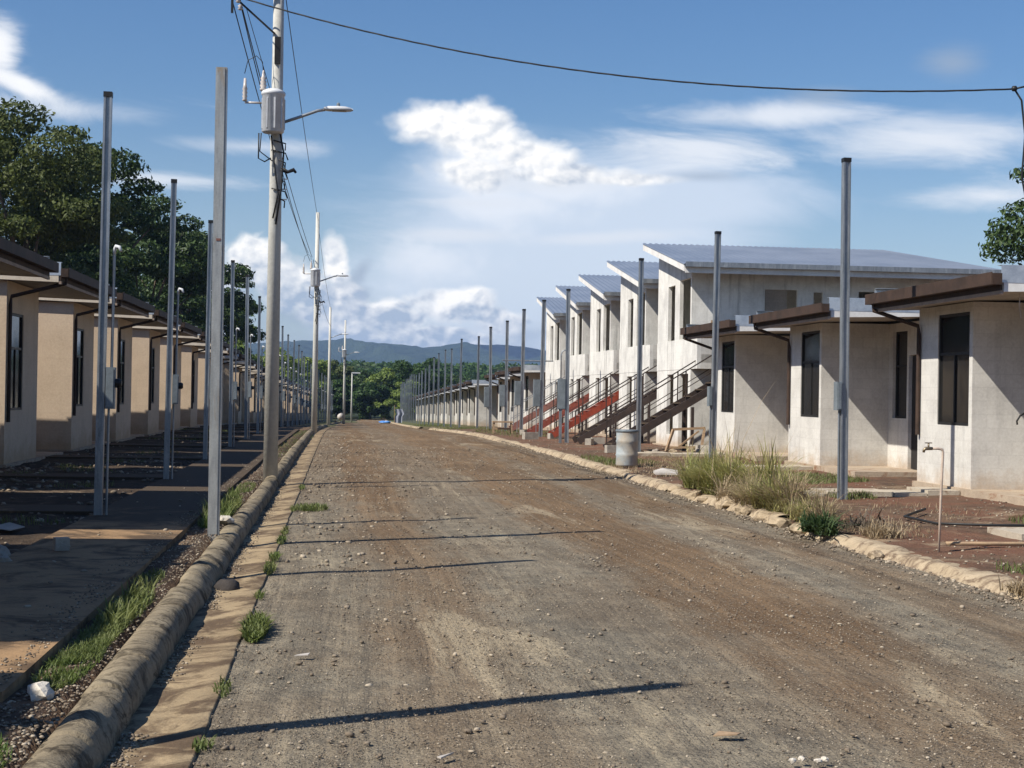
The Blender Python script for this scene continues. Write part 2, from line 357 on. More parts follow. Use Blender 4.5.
class MB:
    def __init__(s): s.v = []; s.f = []
    def quadbox(s, P):                      # 8 corners: bottom ring then top ring
        b = len(s.v); s.v += [tuple(p) for p in P]
        for f in ((3, 2, 1, 0), (4, 5, 6, 7), (0, 1, 5, 4), (1, 2, 6, 5), (2, 3, 7, 6), (3, 0, 4, 7)): s.f.append(tuple(b + i for i in f))
        return s
    def box(s, x0, x1, y0, y1, z0, z1):
        return s.quadbox([(x0, y0, z0), (x1, y0, z0), (x1, y1, z0), (x0, y1, z0), (x0, y0, z1), (x1, y0, z1), (x1, y1, z1), (x0, y1, z1)])
    def bar(s, a, b, w, h=None, up=(0, 0, 1)):   # rectangular bar between points
        a = Vector(a); b = Vector(b); h = h or w; d = (b - a).normalized(); u = Vector(up)
        if abs(d.dot(u)) > .95: u = Vector((1, 0, 0))
        sx = d.cross(u).normalized() * (w / 2); sy = sx.cross(d).normalized() * (h / 2)
        return s.quadbox([a - sx - sy, a + sx - sy, a + sx + sy, a - sx + sy, b - sx - sy, b + sx - sy, b + sx + sy, b - sx + sy])
    def tube(s, pts, r, n=8, cap=True):
        pts = [Vector(p) for p in pts]; rr = r if isinstance(r, (list, tuple)) else [r] * len(pts)
        rings = []; last = None
        for i, p in enumerate(pts):
            d = (pts[min(i + 1, len(pts) - 1)] - pts[max(i - 1, 0)]).normalized()
            if last is None:
                u = Vector((0, 0, 1)) if abs(d.z) < .9 else Vector((1, 0, 0)); last = d.cross(u).normalized()
            sx = (last - d * last.dot(d)).normalized(); last = sx; sy = d.cross(sx)
            b = len(s.v); rings.append(b)
            for k in range(n):
                t = 2 * math.pi * k / n; s.v.append(tuple(p + (sx * math.cos(t) + sy * math.sin(t)) * rr[i]))
        for a, b in zip(rings, rings[1:]):
            for k in range(n): s.f.append((a + k, a + (k + 1) % n, b + (k + 1) % n, b + k))
        if cap:
            s.f.append(tuple(rings[0] + k for k in reversed(range(n)))); s.f.append(tuple(rings[-1] + k for k in range(n)))
        return s
    def lathe(s, prof, c, n=20):             # prof: (r, z) list about vertical axis
        b = len(s.v); m = len(prof)
        for r, z in prof:
            for k in range(n):
                t = 2 * math.pi * k / n; s.v.append((c[0] + r * math.cos(t), c[1] + r * math.sin(t), c[2] + z))
        for i in range(m - 1):
            for k in range(n): s.f.append((b + i * n + k, b + i * n + (k + 1) % n, b + (i + 1) * n + (k + 1) % n, b + (i + 1) * n + k))
        s.f.append(tuple(b + k for k in reversed(range(n)))); s.f.append(tuple(b + (m - 1) * n + k for k in range(n)))
        return s
    def obj(s, name, mat, parent=None, smooth=False):
        me = bpy.data.meshes.new(name); me.from_pydata(s.v, [], s.f); me.update()
        return finish(name, me, mat, parent, smooth)
def tag(o, label=None, cat=None, group=None, kind=None):
    for k, v in (('label', label), ('category', cat), ('group', group), ('kind', kind)):
        if v: o[k] = v
    return o
def empty(name, loc, rz=0.0):
    o = bpy.data.objects.new(name, None); C.collection.objects.link(o); o.location = loc; o.rotation_euler = (0, 0, rz)
    o.empty_display_size = .3; return o
def kids(o): return list(o.children)
def copy_tree(o, parent=None):
    c = o.copy(); C.collection.objects.link(c); c.parent = parent
    for ch in kids(o): copy_tree(ch, c)
    return c
def drop(o):
    for ch in kids(o): drop(ch)
    bpy.data.objects.remove(o)
ORD = ['first', 'second', 'third', 'fourth', 'fifth', 'sixth', 'seventh', 'eighth', 'ninth', 'tenth', 'eleventh', 'twelfth', 'thirteenth',
       'fourteenth', 'fifteenth', 'sixteenth', 'seventeenth', 'eighteenth', 'nineteenth', 'twentieth', 'twenty-first', 'twenty-second',
       'twenty-third', 'twenty-fourth', 'twenty-fifth', 'twenty-sixth', 'twenty-seventh', 'twenty-eighth', 'twenty-ninth', 'thirtieth',
       'thirty-first', 'thirty-second', 'thirty-third']

# ---------------------------------------------------------------- ground
PY = [-400, 40, 60, 70, 100, 130, 230, 400, 6000]; PZ = [0, 0, -.10, -.25, -.80, -1.30, -2.90, -3.2, -3.2]
def prof(y): return float(np.interp(y, PY, PZ))
def shift(y): return .00012 * max(0, y - 60) ** 2 if y < 250 else .00012 * 190 ** 2
XK = 5.45                                   # inner face of the right kerb
def rk(y): return XK - .45 * min(1, max(0, (y - 45) / 45)) + shift(y) * .55
def gz(x, y):
    s = shift(y) if x < 2 else 0
    if x - s < -1.2: c = .125
    elif x < rk(y) + .12: c = -.05
    else: c = float(np.interp(x - rk(y), [.12, .2, .5, 1.5, 3.8, 8], [-.05, .08, .10, .13, .19, .2]))
    n = 0
    if -60 < x < 60 and -5 < y < 120 and (x - s < -1.2 or x > rk(y) + .2):
        n = .035 * mnoise.noise(Vector((x * .9, y * .9, 0))) + .018 * mnoise.noise(Vector((x * 3.1, y * 3.1, 4)))
        n *= min(1, max(0, (abs(x - rk(y) - .2) if x > 2 else abs(x - s + 1.2)) / .3))
    return prof(y) + c * (1 if y < 240 else 0) + n
xs = np.unique(np.round(np.concatenate([[-6000, -2500, -900, -300, -120, -60, -40, -30, -20, -14], np.arange(-10, -4, .6), np.arange(-4, -1.3, .18), [-1.30, -1.2, -1.19, -1.0, 0, 3, 4.5, 4.9, 5.1, 5.3, 5.5, 5.57, 5.65, 5.75],
      np.arange(5.9, 9.3, .17), np.arange(9.3, 14, .8), [16, 20, 30, 45, 60, 120, 300, 900, 2500, 6000]]), 3))
ys = np.unique(np.round(np.concatenate([[-400, -100, -30, -10, -3], np.arange(0, 6, .5), np.arange(6, 30, .2), np.arange(30, 60, .5), np.arange(60, 130, 2.), np.arange(130, 260, 10.), [300, 400, 600, 1000, 2000, 3500, 5000]]), 3))
V = np.array([(x, y, gz(x, y)) for y in ys for x in xs]); nx = len(xs)
F = np.array([(j * nx + i, j * nx + i + 1, (j + 1) * nx + i + 1, (j + 1) * nx + i) for j in range(len(ys) - 1) for i in range(nx - 1)])
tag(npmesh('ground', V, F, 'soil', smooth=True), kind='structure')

def strip(name, mat, fx0, fx1, y0, y1, nxs, zoff, amp=0.0, dy=.25, step=None):
    ysr = np.unique(np.concatenate([np.arange(y0, min(60, y1), dy), np.arange(60, max(60.1, y1), 2.), [y1], [p for p in PY if y0 < p < y1]]))
    ysr = ysr[(ysr >= y0) & (ysr <= y1)]
    vv = []
    for y in ysr:
        for i in range(nxs):
            t = i / (nxs - 1); x = fx0(y) * (1 - t) + fx1(y) * t
            n = amp * (mnoise.noise(Vector((x * 1.2, y * .8, 1))) + .5 * mnoise.noise(Vector((x * 3, y * 2.2, 7)))) * (1 if 0 < i < nxs - 1 else .3)
            vv.append((x, y, prof(y) + zoff + n))
    ff = [(j * nxs + i, j * nxs + i + 1, (j + 1) * nxs + i + 1, (j + 1) * nxs + i) for j in range(len(ysr) - 1) for i in range(nxs - 1)]
    return npmesh(name, np.array(vv), np.array(ff), mat, smooth=True)
tag(strip('road', 'road', lambda y: shift(y) - .60, lambda y: rk(y) + .10, -6, 250, 29, 0.0, .018), kind='structure')

def sweep(name, mat, fx, y0, y1, prof_pts, dy, wob, gaps=(), rnd=.006, joint=.95):
    mb_v, mb_f = [], []; prev = None; y = y0; k = len(prof_pts); i = 0; seg_r = random.Random(3); off = (0, 0)
    ysr = []
    while y <= y1:
        ysr.append(y); y += dy if y < 45 else (.8 if y < 110 else 4)
    lastj = None
    for y in ysr:
        j = int(y / joint)
        if j != lastj: off = (seg_r.uniform(-wob, wob), seg_r.uniform(-wob, wob)); lastj = j
        if any(a < y < b for a, b in gaps): prev = None; continue
        b = len(mb_v)
        for (px_, pz_) in prof_pts:
            n = rnd * mnoise.noise(Vector((px_ * 9 + 50, y * 5, pz_ * 9))) + rnd * 1.6 * mnoise.noise(Vector((px_ * 4, y * 1.3, pz_ * 4)))
            cj = -.03 if (y < 45 and joint < 1.05 and (y / joint) % 1 < .02 / joint) else 0
            mb_v.append((fx(y) + px_ + off[0] + n, y, prof(y) + pz_ * (1 + n * 2) + off[1] * (pz_ > .05) + (n + cj) * (pz_ > .03)))
        if prev is not None:
            for q_ in range(k - 1): mb_f.append((prev + q_, prev + q_ + 1, b + q_ + 1, b + q_))
        prev = b
    return npmesh(name, np.array(mb_v), np.array(mb_f), mat, smooth=True)
# gutter channel (concrete, falls towards the kerb)
tag(sweep('gutter_channel', 'gutter', lambda y: shift(y) - .99, -6, 235, [(0, -.015), (.13, -.012), (.27, .003), (.385, .018), (.395, .012), (.405, -.04)], .2, .003, joint=2.4), kind='structure')
KP = [(-.25, .02), (-.24, .09), (-.21, .125), (-.17, .14), (-.12, .142), (-.07, .13), (-.033, .10), (-.01, .055), (0, .01), (0, -.06)]
tag(sweep('kerb', 'kerb', lambda y: shift(y) - .985, -6, 235, KP, .02, .012, rnd=.011), kind='structure')
KP2 = [(-.10, -.06), (-.04, -.005), (0, .03), (.025, .065), (.06, .085), (.12, .095), (.20, .095), (.27, .09), (.32, .05), (.33, -.05)]
tag(sweep('kerb', 'kerb2', lambda y: rk(y) + .02 * math.sin(y * .7), 2, 88, KP2, .06, .010, gaps=((18.2, 18.9), (20.1, 20.6), (24.8, 25.1)), rnd=.016, joint=2.3), kind='structure')
tag(sweep('kerb', 'kerb2', lambda y: rk(y) - .1, 97, 235, KP2, .2, .01), kind='structure')
# kerb return at the side street
mbk = MB(); pr = None; vv = []; ff = []
for i in range(9):
    t = i / 8 * math.pi / 2; cx, cy = rk(88) + 3.0, 88.0
    for (a_, z_) in KP2: vv.append((cx - (3.0 - a_) * math.cos(t), cy + (3.0 - a_) * math.sin(t), prof(cy) + z_))
    if i:
        for q_ in range(len(KP2) - 1): b = (i - 1) * len(KP2); ff.append((b + q_, b + q_ + 1, b + len(KP2) + q_ + 1, b + len(KP2) + q_))
tag(npmesh('kerb', np.array(vv), np.array(ff), 'kerb2', smooth=True), kind='structure')
# side street
tag(npmesh('side_street', np.array([(rk(y) + (0 if i == 0 else 60), y, prof(y) + .24 * (i > 0) + .02) for y in (91.5, 93, 95, 96.5) for i in (0, 1)]),
    np.array([(0, 1, 3, 2), (2, 3, 5, 4), (4, 5, 7, 6)]), 'road'), kind='structure')
# left sidewalk, cast in bays
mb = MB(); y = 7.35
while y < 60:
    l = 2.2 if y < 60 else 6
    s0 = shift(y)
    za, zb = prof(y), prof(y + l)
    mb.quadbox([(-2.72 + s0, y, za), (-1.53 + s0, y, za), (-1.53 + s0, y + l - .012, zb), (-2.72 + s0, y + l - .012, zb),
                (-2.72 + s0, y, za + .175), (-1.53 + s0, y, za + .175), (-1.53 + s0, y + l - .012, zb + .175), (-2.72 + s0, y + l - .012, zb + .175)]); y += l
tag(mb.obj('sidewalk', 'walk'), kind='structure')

# ---------------------------------------------------------------- mountains
rp = [(-1200, 330), (-300, 335), (0, 345), (240, 346), (300, 342), (345, 341), (372, 344), (400, 345), (420, 348), (440, 345), (460, 342), (485, 344), (515, 345), (545, 350), (600, 356), (700, 352), (900, 345), (1300, 350), (2400, 355)]
xr = np.linspace(-4500, 5800, 700); rows = 26; vv = []
for j in range(rows):
    t = j / (rows - 1)
    for x in xr:
        px = 340 + x / 4000 * PX
        H = (391 + .017 * (px - 340) - np.interp(px, [a for a, b in rp], [b for a, b in rp])) / PX * 4000
        n = mnoise.fractal(Vector((x * .0035, t * 1.5, 0)), .9, 2.1, 6)
        tree = 3.5 * mnoise.noise(Vector((x * .045, t * 20, 2)))
        gl = 1 - abs(mnoise.noise(Vector((x * .0042 + t * .8, t * 1.6, 8)))) * 2; gl2 = 1 - abs(mnoise.noise(Vector((x * .012 + t, t * 3, 5)))) * 2
        vv.append((x, 3000 + 1000 * t - 160 * (gl - .5) * (t > .05) * (t < .97), -4 + (H + 3.5) * (t ** .8) * (1 + (.30 * (gl - .6) + .12 * (gl2 - .6) + .22 * n) * (1 - t ** 3)) + (5 * n + 1.3 * tree) * (t > .2)))
nxr = len(xr)
ff = [(j * nxr + i, j * nxr + i + 1, (j + 1) * nxr + i + 1, (j + 1) * nxr + i) for j in range(rows - 1) for i in range(nxr - 1)]
tag(npmesh('hills', np.array(vv), np.array(ff), 'forest', smooth=True), kind='structure')

# ---------------------------------------------------------------- houses
def wall_along_y(mb, x0, x1, y0, y1, z0, z1, holes):
    """wall slab with rectangular openings (ya, yb, za, zb), cut column by column"""
    y = y0
    for (ya, yb, za, zb) in sorted(holes):
        if ya > y: mb.box(x0, x1, y, ya, z0, z1)
        if za > z0: mb.box(x0, x1, ya, yb, z0, za)
        if zb < z1: mb.box(x0, x1, ya, yb, zb, z1)
        y = yb
    if y < y1: mb.box(x0, x1, y, y1, z0, z1)
def wall_along_x(mb, y0, y1, x0, x1, z0, z1, holes):
    x = x0
    for (xa, xb, za, zb) in sorted(holes):
        if xa > x: mb.box(x, xa, y0, y1, z0, z1)
        if za > z0: mb.box(xa, xb, y0, y1, z0, za)
        if zb < z1: mb.box(xa, xb, y0, y1, zb, z1)
        x = xb
    if x < x1: mb.box(x, x1, y0, y1, z0, z1)
def window(parent, x, ya, yb, za, zb, split=1, transom=.3):
    f = MB(); w = .045
    f.box(x - .03, x + .03, ya, ya + w, za, zb); f.box(x - .03, x + .03, yb - w, yb, za, zb)
    f.box(x - .03, x + .03, ya + w, yb - w, za, za + w); f.box(x - .03, x + .03, ya + w, yb - w, zb - w, zb)
    zt = zb - (zb - za) * transom
    f.box(x - .024, x + .024, ya + w, yb - w, zt - .022, zt + .022)
    if split: ym = (ya + yb) / 2; f.box(x - .024, x + .024, ym - .02, ym + .02, za + w, zt - .022)
    o = f.obj('window', 'black', parent)
    MB().box(x - .006, x + .004, ya + w, yb - w, za + w, zb - w).obj('pane', 'glass', o)
    return o
def make_unit(name, wallm, b, t, H, D, ov, e0, e1, win, endm, porch_win, door, gutterm='brown', slabh=.30):
    """single-storey unit; street on +x, bedroom bay at ly 0..b, porch b..t"""
    r = empty(name, (0, 0, 0)); T = .15; rc = -1.36
    w = MB()
    wall_along_y(w, -T, 0, 0, b, 0, H, [win])
    w.box(-D, -T, 0, T, 0, H); w.box(rc - T, -T, b - T, b, 0, H)
    wall_along_y(w, rc - T, rc, b, t - T, 0, H, [porch_win, door])
    w.box(-D, rc, t - T, t, 0, H); w.box(-D - T, -D, 0, t, 0, H)
    w.obj('wall', wallm, r)
    MB().box(-D - .1, .06, -.06, t + .06, -slabh - .3, 0).obj('floor_slab', 'slab', r)
    window(r, -.045, *win, 1, .36)
    window(r, rc - .09, *porch_win, 0, .4)
    d = MB(); d.box(rc - .10, rc - .06, door[0] + .02, door[1] - .02, 0.01, door[3] - .02)
    d.obj('door', 'dark', r)
    # roof: slight fall to the street
    y0, y1, xb = -e0, t + e1, -D - .5; rise = .03 * (D + ov)
    rf = MB(); rf.quadbox([(xb, y0, H + rise), (ov, y0, H), (ov, y1, H), (xb, y1, H + rise), (xb, y0, H + .22 + rise), (ov, y0, H + .20), (ov, y1, H + .20), (xb, y1, H + .22 + rise)])
    ro = rf.obj('roof', 'soffit', r)
    sh = MB(); nrib = int((y1 - y0) / .2)
    for i in range(nrib):
        ya = y0 - .02 + i * (y1 - y0 + .04) / nrib; yb_ = ya + .12
        sh.quadbox([(xb, ya, H + .222 + rise), (ov + .02, ya, H + .203), (ov + .02, yb_, H + .203), (xb, yb_, H + .222 + rise),
                    (xb, ya, H + .25 + rise), (ov + .02, ya, H + .23), (ov + .02, yb_, H + .23), (xb, yb_, H + .25 + rise)])
    sh.obj('roof_sheet', 'brown', ro)
    f = MB(); f.box(ov + .002, ov + .025, y0 - .02, y1 + .02, H - .0, H + .20)
    f.obj('fascia', gutterm, r)
    MB().box(ov - .015, ov + .03, y0 - .022, y1 + .022, H - .055, H - .004).obj('trim', 'tan', r)
    gt = MB()
    gx = ov + .027
    gt.box(gx, gx + .13, y0 - .06, y1 + .06, H + .07, H + .085); gt.box(gx + .13, gx + .142, y0 - .06, y1 + .06, H + .07, H + .235)
    gt.box(gx, gx + .13, y0 - .072, y0 - .06, H + .07, H + .22); gt.box(gx, gx + .13, y1 + .06, y1 + .072, H + .07, H + .22)
    gt.obj('gutter', gutterm, r)
    for yy, nm in ((y0 - .022, 0), (y1 + .002, 1)):
        ef = MB(); ef.quadbox([(xb, yy, H - .02 + rise), (ov - .02, yy, H - .02), (ov - .02, yy + .02, H - .02), (xb, yy + .02, H - .02 + rise),
                               (xb, yy, H + .17 + rise), (ov - .02, yy, H + .17), (ov - .02, yy + .02, H + .17), (xb, yy + .02, H + .17 + rise)])
        ef.obj('end_fascia', endm, r)
        sg = -1 if nm == 0 else 1; yf = yy - .004 if nm == 0 else yy + .020
        fl = MB(); x1f = ov + .02
        xin = x1f - (.62 if nm == 0 else 3.6)
        fl.box(xin, x1f, yf, yf + .004, H + .10, H + .33); fl.box(xin, x1f, yf - (.12 if nm else 0), yf + (.12 if nm == 0 else 0) , H + .33, H + .336)
        fl.obj('flashing', 'galv_sheet', r)
    dp = MB(); yp = .10
    dp.tube([(gx + .06, -e0 + .12, H + .07), (gx + .06, -e0 + .12, H - .03), (.06, yp, H - .28), (.045, yp, H - .42), (.045, yp, .75)], .034, 8)
    dp.obj('downpipe', gutterm, r)
    return r

protoL = make_unit('beige_house', 'beige', 2.9, 5.5, 3.27, 6.2, .93, .10, .12, (.42, 1.5, .95, 2.72), 'beam', (3.1, 3.9, .95, 2.5), (4.25, 5.1, 0, 2.3))
LB, LP, YL0 = -5.90, 6.85, 28.1
nL = 0
for k in range(-4, 25):
    y = YL0 + LP * k
    o = copy_tree(protoL); s = shift(y); o.location = (LB + s + (.3 if k < -1 else 0), y, prof(y + 2.5) + .18)
    vis = k + 1 if k >= 0 else 0
    if k < 0:
        lab = ['beige house beyond the left frame edge, nearest the camera, casting the lowest shade', 'beige house beyond the left edge shading the bare sidewalk slab',
               'beige house beyond the left edge whose shade reaches the round kerb', 'beige house mostly out of view at the left, its brown eave highest in frame'][k + 4]
    else:
        lab = f'beige single-storey house with brown eaves, {ORD[k]} wall counted along the left row'
    tag(o, lab, 'house', 'beige houses along the left of the road')
drop(protoL)

protoR = make_unit('grey_house', 'plaster', 2.13, 4.3, 2.78, 6.5, .62, .30, .20, (.80, 2.01, .93, 2.64), 'whitefascia', (2.35, 3.1, .95, 2.62), (3.2, 3.95, 0, 2.15))
RX = 9.3
rh = []
for yy in (24.0, 31.2, 37.75): rh.append((yy, 'near'))
y = 75.5
while y < 92: rh.append((y, 'far')); y += 6.2
y = 103.5
while y < 205: rh.append((y, 'far')); y += 6.5
for i, (y, w) in enumerate(rh):
    o = copy_tree(protoR); o.rotation_euler.z = math.pi
    o.location = (RX + (0 if i < 3 else shift(y) * .4 - .3), y, prof(y - 2) + (.29 if i < 3 else .12))
    if i < 3: lab = ['nearest grey rendered house with brown gutter at the right edge', 'grey rendered house behind the grooved steel post, second from the right edge',
                     'grey rendered house in front of the two-storey block, third from the right edge'][i]
    else: lab = f'low pale house beyond the staircases, {ORD[i-3]} past the last two-storey block'
    tag(o, lab, 'house', 'single-storey grey houses right of the road')
    if i == 0:
        mt = MB(); mt.lathe([(.085, 0), (.085, .05), (.06, .05), (.06, .10), (.055, .105)], (0, 0, 0), 16)
        me = mt.obj('electric_meter', 'lampgrey', o); me.rotation_euler = (R(90), 0, 0); me.rotation_euler = (R(-90), 0, 0)
        me.location = (-.93, 2.135, 1.42)
        w1 = MB(); w1.tube([(-1.05, 2.15, 1.08), (-.86, 2.22, 1.12), (-.75, 2.28, 1.14), (-.67, 2.30, 1.10), (-.62, 2.30, 1.02), (-.63, 2.3, .97)], .014, 6)
        w1.obj('cable_tail', 'black', o, True)
        MB().tube([(.30, 4.35, 2.75), (.31, 4.36, 2.6), (.28, 4.36, 2.42)], .006, 5).obj('string', 'pvc', o)
drop(protoR)

# two-storey blocks: world-like local frame, origin at facade, street towards -x, y towards the far side
def stair(parent_mat, lab, loc):
    """straight steel flight rising away from the street (+x)"""
    r = empty('staircase', loc); run, rise, n = 3.75, 2.35, 13; wd = .95
    st = MB()
    for yy in (0, wd): st.quadbox([(0, yy - .025, -.02), (.28, yy - .025, -.02), (.28, yy + .025, -.02), (0, yy + .025, -.02), (0, yy - .025, .12), (0.05, yy - .025, .24), (0.05, yy + .025, .24), (0, yy + .025, .12)]) if False else st.bar((-.05, yy, .06), (run, yy, rise + .02), .05, .19)
    st.obj('stringer', parent_mat, r)
    tr = MB()
    for i in range(n):
        x = run * (i + .5) / n; z = rise * (i + .8) / n + .06
        tr.box(x - .13, x + .15, .03, wd - .03, z - .035, z)
    tr.obj('treads', 'walk' if parent_mat == 'stairbrown' else 'stairrust', r)
    for yy in (0, wd):
        h = MB(); off = .92
        for k in (0, 1, 2, 3, 4):
            x = run * k / 4; z = rise * k / 4
            h.bar((x, yy, z), (x, yy, z + off), .03, .03)
        h.bar((-.02, yy, off), (run, yy, rise + off), .03, .03); h.bar((0, yy, off * .52), (run, yy, rise + off * .52), .02, .02)
        h.bar((run, yy, rise + off), (run + 1.1, yy, rise + off), .04, .04)
        h.obj('handrail', 'stairbrown' if parent_mat != 'stairrust' else 'steel', r)
    for x, z in ((.18, .0), (run * .55, rise * .5), (run * .93, rise * .88)):
        for yy in (0, wd): MB().box(x - .035, x + .035, yy - .034, yy + .034, -.3, z).obj('prop', 'stairbrown', r)
    return r
def make_block():
    r = empty('two_storey_house', (0, 0, 0)); T = .10; y0, y1, X1 = 0.0, 4.35, 7.2       # y0 near, y1 far
    z1, zt0, zt1 = 2.55, 4.88, 5.70
    def wtop(y): return zt0 + (zt1 - zt0) * y / y1
    g_ = MB()
    ho = [(.28, 1.40, 0, 2.0), (2.1, 2.95, .3, 2.0)]
    wall_along_y(g_, 0, T, y0, y1, 0, 2.12, ho)
    hu = [(.14, 1.45, 2.95, 4.58), (2.05, 2.95, 2.95, 4.5)]
    # band between the floors, standing slightly proud
    g_.box(-.008, T, -.75, y1 + .02, 2.123, 2.93)
    wall_along_y(g_, 0, T, y0, y1, 2.933, 4.62, hu)
    g_.quadbox([(0, y0, 4.62), (T, y0, 4.62), (T, y1, 4.62), (0, y1, 4.62), (0, y0, zt0), (T, y0, zt0), (T, y1, zt1), (0, y1, zt1)])
    # near side wall (faces the camera), lower and upper
    wall_along_x(g_, 0, T, T + .002, X1, 0, 2.12, [(1.6, 2.4, 0, 2.05)])
    wall_along_x(g_, 0, T, T + .002, X1, 2.933, zt0 - .003, [(2.0, 2.9, 3.25, 4.3), (3.35, 3.6, 3.4, 4.25), (4.6, 5.3, 2.95, 4.3)])
    g_.box(T, X1, y1 - T, y1, 0, zt1 - .05); g_.quadbox([(X1 - T, T, 0), (X1, T, 0), (X1, y1 - T, 0), (X1 - T, y1 - T, 0), (X1 - T, T, zt0 - .02), (X1, T, zt0 - .02), (X1, y1 - T, zt1 - .06), (X1 - T, y1 - T, zt1 - .06)])
    g_.obj('wall', 'plaster2', r)
    MB().box(T, X1 - T, -.75, y1 - T, 2.28, 2.50).obj('floor_deck', 'plaster', r)
    MB().box(-.1, X1 + .05, -.1, y1 + .05, -.5, 0).obj('floor_slab', 'slab', r)
    MB().box(T + .003, X1 - T, -.75, -.65, 2.123, 2.93).obj('landing_parapet', 'plaster', r)
    MB().box(2.02, 2.62, .06, .09, 3.25, 4.3).obj('window_board', 'board', r)
    for (a, b_, c, d) in hu: MB().box(.10, .12, a, b_, c, d).obj('opening_shade', 'dark', r) if False else None
    pr_ = MB(); pr_.box(T + .9, T + 4.4, T + 1.6, T + 1.68, 0, 2.2).box(T + .9, T + 4.4, T + 1.6, T + 1.68, 2.5, 4.7); pr_.obj('partition', 'plaster', r)
    # single-pitch roof: low at the near side, high at the far side
    xa, ya, yb = -.42, -.90, y1 + .28; sl = (zt1 - zt0) / y1
    def rz(y): return zt0 + sl * y + .01
    xe_n, xe_f = 8.7, 7.0
    rf = MB(); rf.quadbox([(xa + .02, ya, rz(ya)), (xe_n, ya, rz(ya)), (xe_f, yb, rz(yb)), (xa + .02, yb, rz(yb)), (xa + .02, ya, rz(ya) + .12), (xe_n, ya, rz(ya) + .12), (xe_f, yb, rz(yb) + .12), (xa + .02, yb, rz(yb) + .12)])
    ro = rf.obj('roof', 'soffit', r)
    sh = MB(); n = 42
    vv, ff = [], []
    for i in range(n * 4 + 1):                # trapezoid corrugation across x
        t = i / (n * 4); ph = i % 4; h = .125 + (.028 if ph in (1, 2) else 0)
        for k in range(4):
            s_ = k / 3; yy = ya - .05 + (yb - ya + .08) * s_
            xx = xa - .03 + t * ((xe_n + .05) * (1 - s_) + (xe_f + .05) * s_ - xa)
            vv.append((xx, yy, rz(yy) + h))
    for i in range(n * 4):
        for k in range(3): ff.append((i * 4 + k, (i + 1) * 4 + k, (i + 1) * 4 + k + 1, i * 4 + k + 1))
    npmesh('roof_sheet', np.array(vv), np.array(ff), 'roofsheet', ro)
    tr = MB()
    tr.quadbox([(xa - .01, ya, rz(ya) - .06), (xa + .018, ya, rz(ya) - .06), (xa + .018, yb, rz(yb) - .06), (xa - .01, yb, rz(yb) - .06),
                (xa - .01, ya, rz(ya) + .115), (xa + .018, ya, rz(ya) + .115), (xa + .018, yb, rz(yb) + .115), (xa - .01, yb, rz(yb) + .115)])
    tr.obj('verge_board', 'whitefascia', r)
    MB().box(xa + .02, xe_n, ya - .025, ya - .002, rz(ya) - .10, rz(ya) + .075).obj('eave_board', 'whitefascia', r)
    gt = MB(); zt = rz(ya) + .07
    gt.box(xa, xe_n + .02, ya - .15, ya - .027, zt - .02, zt - .008); gt.box(xa, xe_n + .02, ya - .162, ya - .15, zt - .02, zt + .11)
    gt.obj('gutter', 'steel', r)
    return r
protoB = make_block()
stc = ['stairbrown', 'stairbrown', 'stairred', 'stairorange', 'stairrust']
stl = ['dark brown steel staircase nearest the camera, behind the blue-grey barrel', 'dark brown steel staircase directly before the bright red one',
       'bright red steel staircase, its lower end by the concrete block', 'orange-red steel staircase between the bright red and the faded pink one', 'faded pink-brown steel staircase, farthest of the flights']
for k in range(5):
    y = 40.3 + 6.2 * k
    o = copy_tree(protoB); z = .2 if k < 4 else .1; o.location = (9.3, y, z)
    tag(o, ['two-storey block with long blue-grey roof, closest and widest in view'][0] if k == 0 else f'two-storey white block with slanted roof, {ORD[k]} counting away from the camera', 'house', 'two-storey blocks with slanted roofs')
    s = stair(stc[k], stl[k], (6.95 + .12 * min(k, 2), y - 1.55, .14 if k < 3 else .05))
    tag(s, stl[k], 'staircase', 'steel staircases beside the two-storey blocks')
drop(protoB)

# concrete entrance paths on both sides
for i, (ya, xa, xb) in enumerate([(15.6, 7.2, 10.2), (22.1, 6.7, 9.24), (29.3, 6.9, 9.24), (35.9, 6.9, 9.24)]):
    p = MB(); n = 5
    for k in range(n):
        x0 = xa + (xb - xa) * k / n; x1 = xa + (xb - xa) * (k + 1) / n - .012
        j = random.uniform(-.012, .012); z0 = gz(x0, ya) + .02 + j
        p.box(x0, x1, ya + random.uniform(-.02, .02), ya + .85 + random.uniform(-.03, .03), z0 - .12, z0 + .05)
    tag(p.obj('path', 'path'), kind='structure')
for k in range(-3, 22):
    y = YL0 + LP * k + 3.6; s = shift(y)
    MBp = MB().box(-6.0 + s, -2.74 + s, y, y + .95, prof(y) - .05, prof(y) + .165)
    tag(MBp.obj('path', 'walk'), kind='structure')

